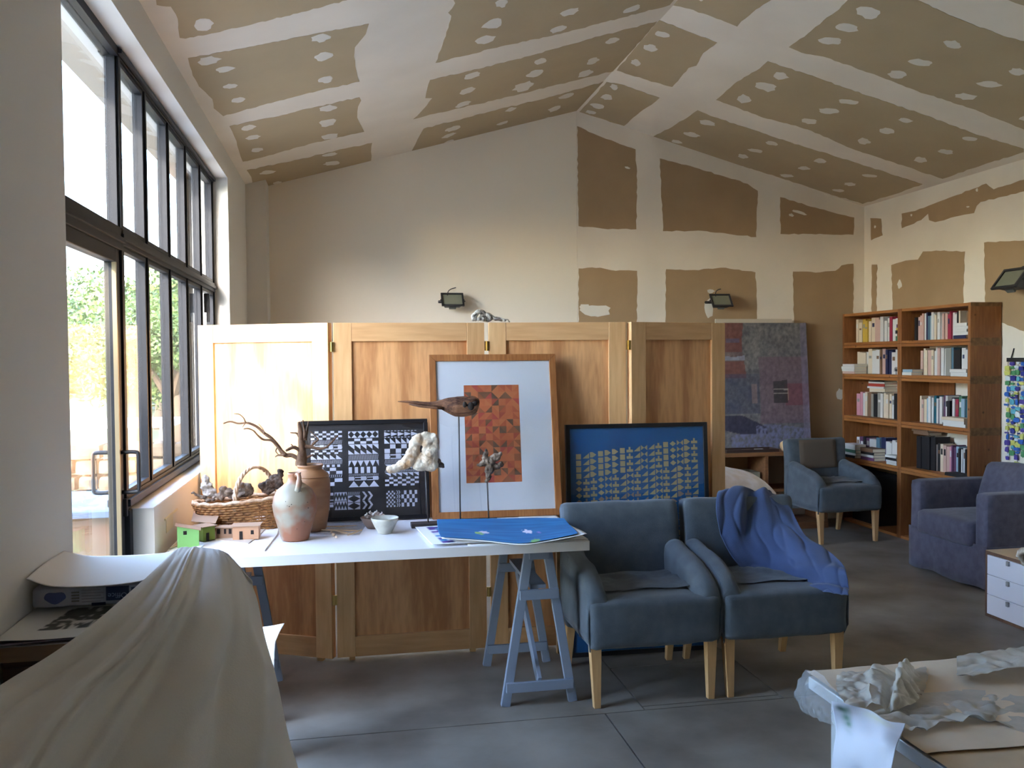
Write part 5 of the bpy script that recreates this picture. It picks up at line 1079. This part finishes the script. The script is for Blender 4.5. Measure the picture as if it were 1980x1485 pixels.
# band of film running right
crump('plastic_film', [
  [A(1775, 1340, 2.42), A(1820, 1338, 2.42), A(1862, 1328, 2.42), A(1905, 1334, 2.40), A(1935, 1332, 2.40), A(1965, 1350, 2.34), A(2010, 1350, 2.34)],
  [A(1700, 1362, 2.30), A(1770, 1360, 2.31), A(1840, 1350, 2.32), A(1885, 1350, 2.31), A(1925, 1352, 2.30), A(1960, 1362, 2.27), A(2010, 1370, 2.24)],
  [A(1665, 1378, 2.24), A(1740, 1375, 2.24), A(1810, 1372, 2.24), A(1872, 1368, 2.24), A(1920, 1375, 2.22), A(1960, 1385, 2.20), A(2010, 1398, 2.15)],
  [A(1700, 1398, 2.17), A(1760, 1402, 2.15), A(1815, 1392, 2.17), A(1880, 1378, 2.19), A(1920, 1384, 2.17), A(1960, 1400, 2.13), A(2010, 1420, 2.07)]], 'crumpled milky film trailing across the low table towards the right edge', M_FILM, 60, 90, a=.011, f=17, ridged=.010, lo=TH+.010, extra=lambda u, v: .022*math.sin(u*18)*math.sin(PI*v)**2*max(0, u-.35)+.012)
crump('plastic_film', [[A(1850+i*55, 1268-(8*i)+j*14-(0 if j else 0), 2.66-.07*j) for i in range(5)] for j in range(4)], 'film and paper scraps along the far right edge of the low table', M_FILM, 24, 40, a=.010, f=14, ridged=.01, lo=TH+.012)
# white liner hanging over the left edge
def liner_cols(nr, nc):
    out = []
    for r in range(nr+1):
        for c in range(nc+1):
            u, v = c/nc, r/nr; col = Vector(srgb((208, 216, 232))); 
            for (x, y, rx, ry, cc) in ((.16, .12, .13, .10, (40, 62, 48)), (.20, .26, .06, .16, (74, 128, 100)), (.62, .12, .22, .10, (205, 212, 196))):
                d = ((u-x)/rx)**2+((v-y)/ry)**2; k = math.exp(-d*1.2)*(.8+.5*noise.noise(Vector((u*14, v*14, 1)))); col = col.lerp(Vector(srgb(cc)), max(0, min(1, k)))
            out.append(tuple(col))
    return out
crump('white_liner', [
  [A(1608, 1356, 2.305), A(1640, 1362, 2.265), A(1680, 1372, 2.225), A(1715, 1392, 2.145), A(1752, 1400, 2.105)],
  [A(1612, 1385, 2.275), A(1645, 1392, 2.235), A(1680, 1398, 2.185), A(1712, 1408, 2.115), A(1742, 1425, 2.065)],
  [A(1616, 1420, 2.255), A(1648, 1426, 2.195), A(1680, 1432, 2.135), A(1706, 1440, 2.075), A(1733, 1450, 2.035)],
  [A(1612, 1458, 2.245), A(1640, 1468, 2.185), A(1672, 1480, 2.125), A(1700, 1490, 2.065), A(1724, 1500, 2.015)],
  [A(1610, 1500, 2.235), A(1640, 1515, 2.185), A(1672, 1525, 2.125), A(1700, 1540, 2.065), A(1724, 1550, 2.015)]], 'white sheet with green paint smears hanging over the left edge of the low table', vcol_mat('liner_paint', .5), 50, 40, a=.006, f=9, solid=.001, cols=liner_cols)
# ================================================================ bookcase
bc = thing('bookcase', (4.74, 6.72, 0), 'stained pine bookcase of stacked boxes full of books against the right wall', 'bookcase')
BX0, BX1, BY0, BY1, BYM = 4.606, 4.872, 5.865, 7.60, 6.728
ZB = [.0, .585, .972, 1.364, 1.653, 1.950]; T = .028
for i in range(5):
    z0, z1 = ZB[i], ZB[i+1]
    for (y0, y1) in ((BY0, BYM), (BYM, BY1)):
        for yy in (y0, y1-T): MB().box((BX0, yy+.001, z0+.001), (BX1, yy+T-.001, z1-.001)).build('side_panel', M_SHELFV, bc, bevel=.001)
        MB().box((BX0+.001, y0+T, z1-T*.9), (BX1, y1-T, z1-.002)).build('shelf_board', M_SHELF, bc, bevel=.001)
        MB().box((BX0+.001, y0+T, z0+.001), (BX1, y1-T, z0+T*.9)).build('shelf_board', M_SHELF, bc, bevel=.001)
    for yy in (BY0-.001, BY1-.001): 
        for zz in (z0, z1-.03): MB().box((BX0+.002, yy-.001, zz), (BX1, yy+.002, zz+.03)).build('end_grain', mat('end_grain', srgb((140, 102, 66)), .8, col2=srgb((108, 76, 48)), scale=30), bc)
# solid backs here and there
for (y0, y1, z0, z1) in ((BYM+.30, BY1-T, .6, .96), (BYM-.35, BYM-T, .985, 1.35), (BYM+T, BY1-T, 1.665, 1.94), (BY0+T, BYM-T, 1.665, 1.94), (BYM+T, BY1-T, 1.38, 1.64)):
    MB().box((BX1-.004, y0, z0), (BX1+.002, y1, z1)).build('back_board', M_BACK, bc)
COL = {'c': ('cream', (222, 205, 180)), 'w': ('white', (216, 214, 212)), 'y': ('yellow', (204, 170, 70)), 'p': ('pink', (210, 150, 165)), 'm': ('crimson', (164, 46, 76)), 'k': ('black', (32, 30, 34)), 'n': ('navy', (44, 48, 84)),
       't': ('teal', (24, 96, 112)), 'b': ('pale blue', (150, 178, 196)), 'g': ('grey', (150, 148, 140)), 'r': ('red', (182, 66, 54)), 'u': ('plum', (98, 58, 92)), 'o': ('brown', (128, 98, 76)), 's': ('slate blue', (88, 120, 140)), 'e': ('rose beige', (206, 170, 158)), 'v': ('green', (78, 120, 96))}
BM = {}
M_PAGES = mat('book_pages', srgb((224, 214, 192)), .9)
def bmat(k):
    if k not in BM: BM[k] = mat('book_'+COL[k][0].replace(' ', '_'), srgb(COL[k][1]), .6)
    return BM[k]
rb = random.Random(21)
def book(cx, cy, z, th, dp, ht, k, label, group, flat=False, rz=0, tilt=0, parts=True):
    """local: spine faces -x; upright thickness along y, height z; flat: lies on its side"""
    o = thing('book', (cx, cy, z), label, 'book', group, rz=rz); o.rotation_euler = (tilt, 0, rz)
    c = .0022
    if not flat:
        MB().box((0, -th/2, 0), (dp, -th/2+c, ht)).box((0, th/2-c, 0), (dp, th/2, ht)).box((-.001, -th/2, 0), (c, th/2, ht)).build('cover', bmat(k), o, local=True)
        MB().box((c, -th/2+c, .003), (dp-.004, th/2-c, ht-.003)).build('pages', M_PAGES, o, local=True)
        if th > .018 and rb.random() < .35: 
            k2 = rb.choice('kgown'); 
            if k2 != k: MB().box((-.0018, -th*.3, ht*.62), (-.0009, th*.3, ht*rb.uniform(.7, .86))).build('title_label', bmat(k2), o, local=True)
    else:
        MB().box((0, -ht/2, 0), (dp, ht/2, c)).box((0, -ht/2, th-c), (dp, ht/2, th)).box((-.001, -ht/2, 0), (c, ht/2, th)).build('cover', bmat(k), o, local=True)
        MB().box((c, -ht/2+.003, c), (dp-.004, ht/2-.003, th-c)).build('pages', M_PAGES, o, local=True)
    return o
SHN = {4: 'top', 3: 'second', 2: 'third', 1: 'fourth'}
def row(level, bay, seq, start, end, hs, xs=4.715):
    z = ZB[level]+T*.9+.0006; yL = BY1-T-start if bay == 'left' else BYM-T-start; yR = (BYM+T if bay == 'left' else BY0+T)+end
    if bay == 'right': yL = BYM-start-T
    n = len(seq); ws = [rb.uniform(.6, 1.3) for _ in seq]; tot = yL-yR; k_ = tot/sum(ws); y = yL; cnt = {}
    for i, (k, w_) in enumerate(zip(seq, ws)):
        th = w_*k_; y -= th; ht = rb.uniform(*hs); dp = rb.uniform(.11, .135); cnt[k] = cnt.get(k, 0)+1
        size = ('slim' if th < .026 else 'thick' if th > .040 else 'medium'); tall = 'tall ' if ht > (hs[0]*.35+hs[1]*.65) else ''
        nm = COL[k][0]
        lab = '%s %supright %s book, %s %s from the left, %s shelf, %s bay' % (size, tall, nm, ORD[cnt[k]-1], nm, SHN[level], bay)
        book(xs+rb.uniform(-.008, .012), y+th/2, z, th-.0012, dp, ht, k, lab, 'books upright on the %s shelf, %s bay' % (SHN[level], bay))
def stack(level, bay, y, x, ks, ths, wd, dp, where, z=None):
    z = z if z is not None else ZB[level]+T*.9+.0006; n = len(ks)
    for i, (k, th) in enumerate(zip(ks, ths)):
        pos = 'bottom' if i == 0 else 'topmost' if i == n-1 else ORD[i]+' from bottom'
        book(x+rb.uniform(-.008, .008), y+rb.uniform(-.006, .006), z, th-.0008, dp+rb.uniform(-.008, .008), wd+rb.uniform(-.012, .012), k, '%s book lying flat, %s of the pile, %s, %s shelf %s' % (COL[k][0], pos, where, SHN[level], bay), 'books lying flat', flat=True, rz=rb.uniform(-.03, .03))
        z += th
row(4, 'left', 'ccyycceewwwmww', .03, .16, (.185, .225)); row(4, 'left', 'kw', .655, .10, (.20, .21), xs=4.718)
stack(4, 'left', 6.848, 4.70, 'vkkyu', (.045, .02, .03, .022, .03), .13, .14, 'right end')
row(4, 'right', 'keeewnsbwwcwww'+'ee'+'mmww'+'kc', .03, .22, (.19, .235)); row(4, 'right', 'ott', .64, .01, (.20, .215), xs=4.715)
stack(4, 'right', 5.995, 4.625, 'nwwww', (.028, .024, .022, .022, .026), .15, .085, 'front right')
row(3, 'left', 'cccwcwwoennwwwwp', .03, .01, (.19, .232))
stack(3, 'left', 7.455, 4.575, 'ewww', (.022, .02, .026, .022), .20, .13, 'front left, overhanging')
row(3, 'right', 'eccecwwewwggskkww', .10, .13, (.20, .228)); row(3, 'right', 'cc', .70, .01, (.185, .205))
stack(3, 'right', 6.62, 4.605, 'wb', (.024, .024), .13, .10, 'front left'); stack(3, 'right', 6.0, 4.605, 'ww', (.03, .026), .19, .10, 'front right')
row(2, 'left', 'ppwcoogkgwcccwkbsw', .03, .01, (.20, .225))
stack(2, 'left', 7.22, 4.71, 'cwrwk', (.026, .018, .026, .016, .012), .24, .13, 'on the uprights', z=ZB[2]+T+.232)
row(2, 'right', 'ccecbwwtwnwuwkkwmvbtggcc', .08, .01, (.19, .235))
stack(2, 'right', 6.06, 4.615, 'wwc', (.026, .022, .024), .26, .095, 'front right')
row(1, 'left', 'wukuwwsnwwwwbw', .04, .01, (.17, .215))
stack(1, 'left', 7.45, 4.59, 'kwvww', (.024, .022, .03, .026, .024), .20, .11, 'front left, overhanging'); stack(1, 'left', 7.19, 4.60, 'uwko', (.03, .022, .026, .034), .19, .13, 'front middle'); stack(1, 'left', 6.84, 4.605, 'wwkw', (.02, .02, .022, .02), .15, .10, 'front right')
row(1, 'right', 'kkkk', .10, .49, (.268, .278), xs=4.69); row(1, 'right', 'wkceepuubkwwkukkw', .30, .01, (.20, .235))
stack(1, 'right', 6.58, 4.70, 'oo', (.024, .022), .20, .13, 'on the black books', z=ZB[1]+T+.279)
stack(1, 'right', 6.02, 4.61, 'kk', (.014, .012), .26, .10, 'front right, thin')
for (y, k, lab) in ((6.55, 'g', 'grey file box on the lowest shelf, left part of the right bay'), (6.36, 'w', 'white file box on the lowest shelf, middle of the right bay'), (7.3, 'k', 'black storage box on the lowest shelf, left bay')):
    w_ = .16 if k != 'k' else .42; hb = .50 if k != 'k' else .48
    o = thing('file_box', (4.76, y, .027), lab, 'box'); MB().box((4.66, y-w_/2, .027), (4.865, y+w_/2, hb)).build('box_body', bmat(k), o, bevel=.002); MB().box((4.657, y-w_*.2, hb-.12), (4.66, y+w_*.2, hb-.06)).build('label_plate', M_PAPERG, o)
# tiny tree-shaped ornament on the second shelf
on = Vector((4.625, 6.80, ZB[3]+T)); oo = thing('wire_tree', on, 'tiny dark tree-shaped ornament on the second shelf, left bay', 'ornament')
MB().tube([on, on+Vector((0, 0, .03))], .003, 6).build('stem', M_BLACK, oo)
for k in range(9):
    a = k*PI/8; MB().tube([on+Vector((0, 0, .028)), on+Vector((0, .035*math.cos(a), .03+.035*math.sin(a)))], .002, 5).build('twig', M_BLACK, oo)
# ================================================================ back right corner
dk = thing('low_shelf_unit', (3.6, 7.3, 0), 'low brown wooden shelf unit under the large painting', 'shelf')
M_DK = wood('shelf_unit_brown', srgb((142, 98, 62)), srgb((110, 72, 44)), wscale=6, dist=2, stretch=(.12, 1, 1))
MB().box((3.10, 7.27, .665), (4.27, 7.64, .70)).build('top_board', M_DK, dk, bevel=.002)
MB().box((3.10, 7.27, .0), (4.27, 7.64, .06)).build('bottom_board', M_DK, dk)
MB().box((3.12, 7.29, .34), (4.25, 7.62, .365)).build('shelf', M_DK, dk)
for x in (3.10, 3.66, 4.24): MB().box((x, 7.28, .06), (x+.03, 7.63, .665)).build('upright', M_DK, dk)
cbx = thing('carton', (3.50, 7.3, .366), 'grey-green carton inside the low shelf unit', 'box'); MB().box((3.42, 7.32, .366), (3.63, 7.55, .52)).build('carton_body', mat('carton_grey', srgb((128, 124, 108)), .8), cbx, bevel=.002); MB().box((3.50, 7.318, .45), (3.56, 7.32, .50)).build('carton_label', M_PAPERG, cbx)
pn = thing('large_painting', (3.80, 7.5, .701), 'large unframed abstract painting in slate, mauve and rust leaning on the wall', 'painting')
p0, p1 = Vector((3.33, 7.49, .702)), Vector((4.225, 7.49, .702)); H = 1.165; lean = .085
def pf(u, v):
    n1 = noise.fractal(Vector((u*6, v*8, 2)), .9, 2, 6); n2 = noise.fractal(Vector((u*30, v*30, 5)), .8, 2, 4); n3 = noise.noise(Vector((u*3, v*3, 8)))
    c = Vector(srgb((92, 92, 98))).lerp(Vector(srgb((128, 126, 124))), max(0, min(1, .4+n1*.6+n2*.4)))
    def L(a, cc, k): return a.lerp(Vector(srgb(cc)), max(0, min(1, k)))
    e = .015*n3*3
    if u < .30+e and v > .56: c = L(c, (118, 66, 58), .8 if (v > .77 or v < .70) else .3)
    if u < .30 and .70 < v < .76+e: c = L(c, (150, 156, 176), .8)
    if .10 < u < .25 and .84 < v < .88: c = L(c, (84, 92, 124), .6)
    if u > .45+e and .20 < v < .73: c = L(c, (112, 92, 104), .75)
    if u > .72+e and .34 < v < .52: c = L(c, (120, 60, 72), .6)
    if u < .45 and .28 < v < .60: c = L(c, (58, 66, 92), .6+.4*n1)
    if .36 < u < .42 and .36 < v < .52: c = L(c, (132, 112, 112), .8)
    if .60 < u < .76 and .36 < v < .54+.03*n3: c = L(c, (42, 42, 46), .8)
    if .60 < u < .77 and (abs(v-.485+.02*u) < .004 or abs(v-.44) < .003): c = L(c, (168, 164, 158), .8)
    if abs(u-.765) < .008 and .38 < v < .48: c = L(c, (176, 150, 130), .7)
    bt = .235-.12*abs(u-.30) if u < .55 else .1
    if u < .52 and .12+.18*max(0, .25-u) < v < .27-.35*max(0, u-.25): c = L(c, (36, 36, 64), .85)
    if u > .12 and v < .20-.10*abs(u-.55) and not (u < .4 and v > .12): c = L(c, (112, 116, 148), .6+n2)
    if u > .93: c = L(c, (122, 116, 140), .6)
    return tuple(max(.004, x*(1+.25*n2)) for x in c)
nr, nc = 150, 115; pts = [[p0.lerp(p1, c/nc)+Vector((0, (r/nr)*H*lean, (r/nr)*H)) for c in range(nc+1)] for r in range(nr+1)]
MB().grid(pts).build('painted_face', vcol_mat('oil_paint', .55), pn, cols=[pf(c/nc, r/nr) for r in range(nr+1) for c in range(nc+1)])
MB().hexa([p0+Vector((0, .001, 0)), p1+Vector((0, .001, 0)), p1+Vector((0, .024, 0)), p0+Vector((0, .024, 0))], [v+Vector((0, H*lean, H)) for v in (p0+Vector((0, .001, 0)), p1+Vector((0, .001, 0)), p1+Vector((0, .024, 0)), p0+Vector((0, .024, 0)))]).build('stretcher', mat('stretcher_side', srgb((150, 140, 150)), .8), pn)
ps = thing('hardboard_sheet', (3.7, 7.6, .701), 'thin white panel standing behind the large painting, only its top edge showing', 'panel')
MB().hexa([Vector((3.34, 7.545, .702)), Vector((4.10, 7.545, .702)), Vector((4.10, 7.56, .702)), Vector((3.34, 7.56, .702))], [Vector((3.34, 7.625, 1.905)), Vector((4.10, 7.625, 1.905)), Vector((4.10, 7.64, 1.905)), Vector((3.34, 7.64, 1.905))]).build('panel_board', mat('panel_cream', srgb((200, 188, 170)), .8), ps)
tr = thing('picture_tray', (3.55, 7.22, .701), 'dark tray of small loose frames on the low shelf unit', 'tray')
MB().box((3.30, 7.29, .701), (3.80, 7.47, .706)).box((3.30, 7.29, .706), (3.80, 7.30, .728)).box((3.30, 7.46, .706), (3.80, 7.47, .728)).box((3.30, 7.30, .706), (3.31, 7.46, .728)).box((3.79, 7.30, .706), (3.80, 7.46, .728)).build('tray_body', mat('tray_dark', srgb((60, 44, 40)), .5), tr)
for i, x in enumerate((3.40, 3.50, 3.62)): MB().box((x, 7.32, .7065), (x+.08, 7.42, .712+.003*i)).build('loose_piece', [M_PAPERG, M_OAK, M_PAPER][i], tr)
kb = Vector((3.87, 7.33, .701)); kn = thing('wooden_ball', kb, 'pale wooden ball finial on the shelf unit behind the corner chair', 'ball')
MB().lathe([(.001, .0), (.022, .001), (.025, .01), (.037, .03), (.042, .052), (.036, .075), (.02, .088), (.001, .092)], kb, 20).build('ball_body', mat('ball_wood', srgb((212, 176, 130)), .5), kn, smooth=True)
MB().tube([kb+Vector((.03, 0, .07)), kb+Vector((.30, .01, .07))], .006, 8).build('ball_stick', mat('ball_stick', srgb((170, 110, 84)), .5), kn, smooth=True)
# bright cushion on a stool behind the screen
so = thing('low_stool', (2.52, 5.26, 0), 'dark low stool carrying the white cushion behind the screen', 'stool')
MB().soft((2.12, 5.05, .54), (2.62, 5.46, .60), r=.02, n=5).build('seat', mat('stool_dark', srgb((60, 46, 36)), .7), so, smooth=True)
for x in (2.16, 2.55):
    for y in (5.08, 5.39): MB().box((x, y, 0), (x+.03, y+.03, .545)).build('leg', M_DK, so)
crn = Vector((2.50, 5.25, .562))
mb = MB(); S = Matrix.Translation((2.40, 5.24, .752)) @ Matrix.Rotation(math.radians(14), 4, 'Y') @ Matrix.Rotation(math.radians(12), 4, 'X'); n = 24; rows = []
for sg in (1, -1):
    G = [[Vector(((u/n*2-1)*.27, (v/n*2-1)*.17, sg*.075*max(0, (1-(u/n*2-1)**4)*(1-(v/n*2-1)**4))**.55)) for u in range(n+1)] for v in range(n+1)]
    G = [[S @ (p+Vector((0, 0, .006*noise.noise(p*14)))) for p in r] for r in G]; mb.grid(G if sg > 0 else [r[::-1] for r in G])
M_CUSH = mat('white_cushion', srgb((246, 244, 250)), .9, col2=srgb((232, 224, 220)), scale=12, bump=.2, bscale=30)
single(mb, 'cushion', M_CUSH, 'white faintly patterned cushion standing behind the screen, above the blue cloth', 'cushion', smooth=True)
# ================================================================ floodlights
M_LENS = mat('flood_glass', srgb((132, 134, 116)), .15, spec=.8)
def flood(loc, rz, label, s=1., cable=True, up=.9):
    """local: back on the wall at y=0, body out towards -y"""
    t = thing('floodlight', loc, label, 'lamp', 'floodlights on the walls', rz=rz)
    B = lambda mb, n, m, **k: mb.build(n, m, t, local=True, **k)
    B(MB().box((-.03*s, -.012, -.03*s), (.03*s, 0, .03*s)).box((-.012, -.05*s, -.01), (.012, -.01, .01)), 'wall_bracket', M_BLACK, bevel=.002)
    R = Matrix.Translation((0, -.115*s, 0)) @ Matrix.Rotation(up, 4, 'X')
    # head: wide front frame, tapering body behind, front faces up and out
    f = lambda x, y, z: R @ Vector((x*s, y*s, z*s))
    h_ = B(MB().hexa([f(-.065, -.03, -.055), f(.065, -.03, -.055), f(.065, .035, -.055), f(-.065, .035, -.055)], [f(-.088, -.062, .012), f(.088, -.062, .012), f(.088, .062, .012), f(-.088, .062, .012)]), 'housing', M_BLACK, bevel=.006)
    q_ = [(-.098, -.074), (.098, -.074), (.098, .074), (-.098, .074)]; w_ = .016
    for a, b in (((-.098, -.074), (.098, -.058)), ((-.098, .058), (.098, .074)), ((-.098, -.058), (-.082, .058)), ((.082, -.058), (.098, .058))):
        B(MB().box((a[0]*s, a[1]*s, .012*s), (b[0]*s, b[1]*s, .026*s), M=R), 'front_bezel', M_BLACK, bevel=.002)
    B(MB().box((-.083*s, -.059*s, .013*s), (.083*s, .059*s, .018*s), M=R), 'lens', M_LENS)
    B(MB().box((-.03*s, -.0585*s, -.040*s), (.03*s, -.0475*s, -.018*s), M=R), 'rating_plate', mat('plate_grey', srgb((96, 100, 100)), .5))
    for sx in (-1, 1): B(MB().box((sx*.098*s-.006, -.012, -.005), (sx*.098*s+.006, .012, .012), M=R).bar(R @ Vector((sx*.104*s, 0, 0)), (sx*.104*s, -.006, 0), .006, .02), 'yoke_arm', M_BLACK)
    B(MB().box((-.11*s, -.008, -.012), (.11*s, -.002, .012)), 'yoke_back', M_BLACK)
    if cable: B(MB().tube(softpath([(-.04, -.10, .05), (-.03, -.07, .085), (0, -.03, .11), (.045, -.002, .125)], 4), .004, 6), 'cable', M_BLACK, smooth=True)
    return t
flood((.90, YB, 2.055), 0, 'black floodlight on the plain cream wall above the screen')
flood((3.37, YB, 2.06), -.05, 'black floodlight on the patched wall above the large painting')
flood((4.88, 5.60, 2.09), -PI/2, 'black floodlight on the right wall, cut by the picture edge', s=1.25)
# ================================================================ bead hanging
hs = thing('wall_hanging', (4.85, 5.7, .74), 'tall narrow wall hanging of blue, turquoise and yellow scraps at the right edge', 'wall hanging')
HC = [mat('scrap_%s' % n, srgb(c), .6) for n, c in (('navy', (34, 42, 130)), ('turquoise', (92, 172, 196)), ('yellow', (206, 208, 110)), ('violet', (78, 62, 150)), ('white', (210, 220, 226)), ('green', (76, 140, 92)), ('blue', (40, 96, 184)))]
MB().box((4.862, 5.34, 1.50), (4.876, 5.80, 1.53)).build('hanging_bar', M_BLACK, hs)
MB().tube([(4.868, 5.76, 1.53), (4.874, 5.74, 1.60)], .004, 6).build('hook', M_BLACK, hs)
rh = random.Random(6)
for c in range(9):
    y = 5.79-c*.05; z = 1.50-(.03 if c == 0 else 0); zend = .78+.05*math.sin(c*2.2)
    MB().tube([(4.868, y, 1.51), (4.868, y, zend)], .002, 5).build('strand', M_BLACK, hs)
    while z > zend:
        h_ = rh.uniform(.012, .045); w_ = rh.uniform(.012, .028); yy = y+rh.uniform(-.012, .012); pts = []
        m_ = rh.choice(HC)
        MB().soft((4.855+rh.uniform(0, .008), yy-w_, z-h_), (4.872, yy+w_, z), r=.006, n=2, amp=.006, freq=60, seed=z*9+c).build('scrap', m_, hs)
        z -= h_+rh.uniform(0, .012)
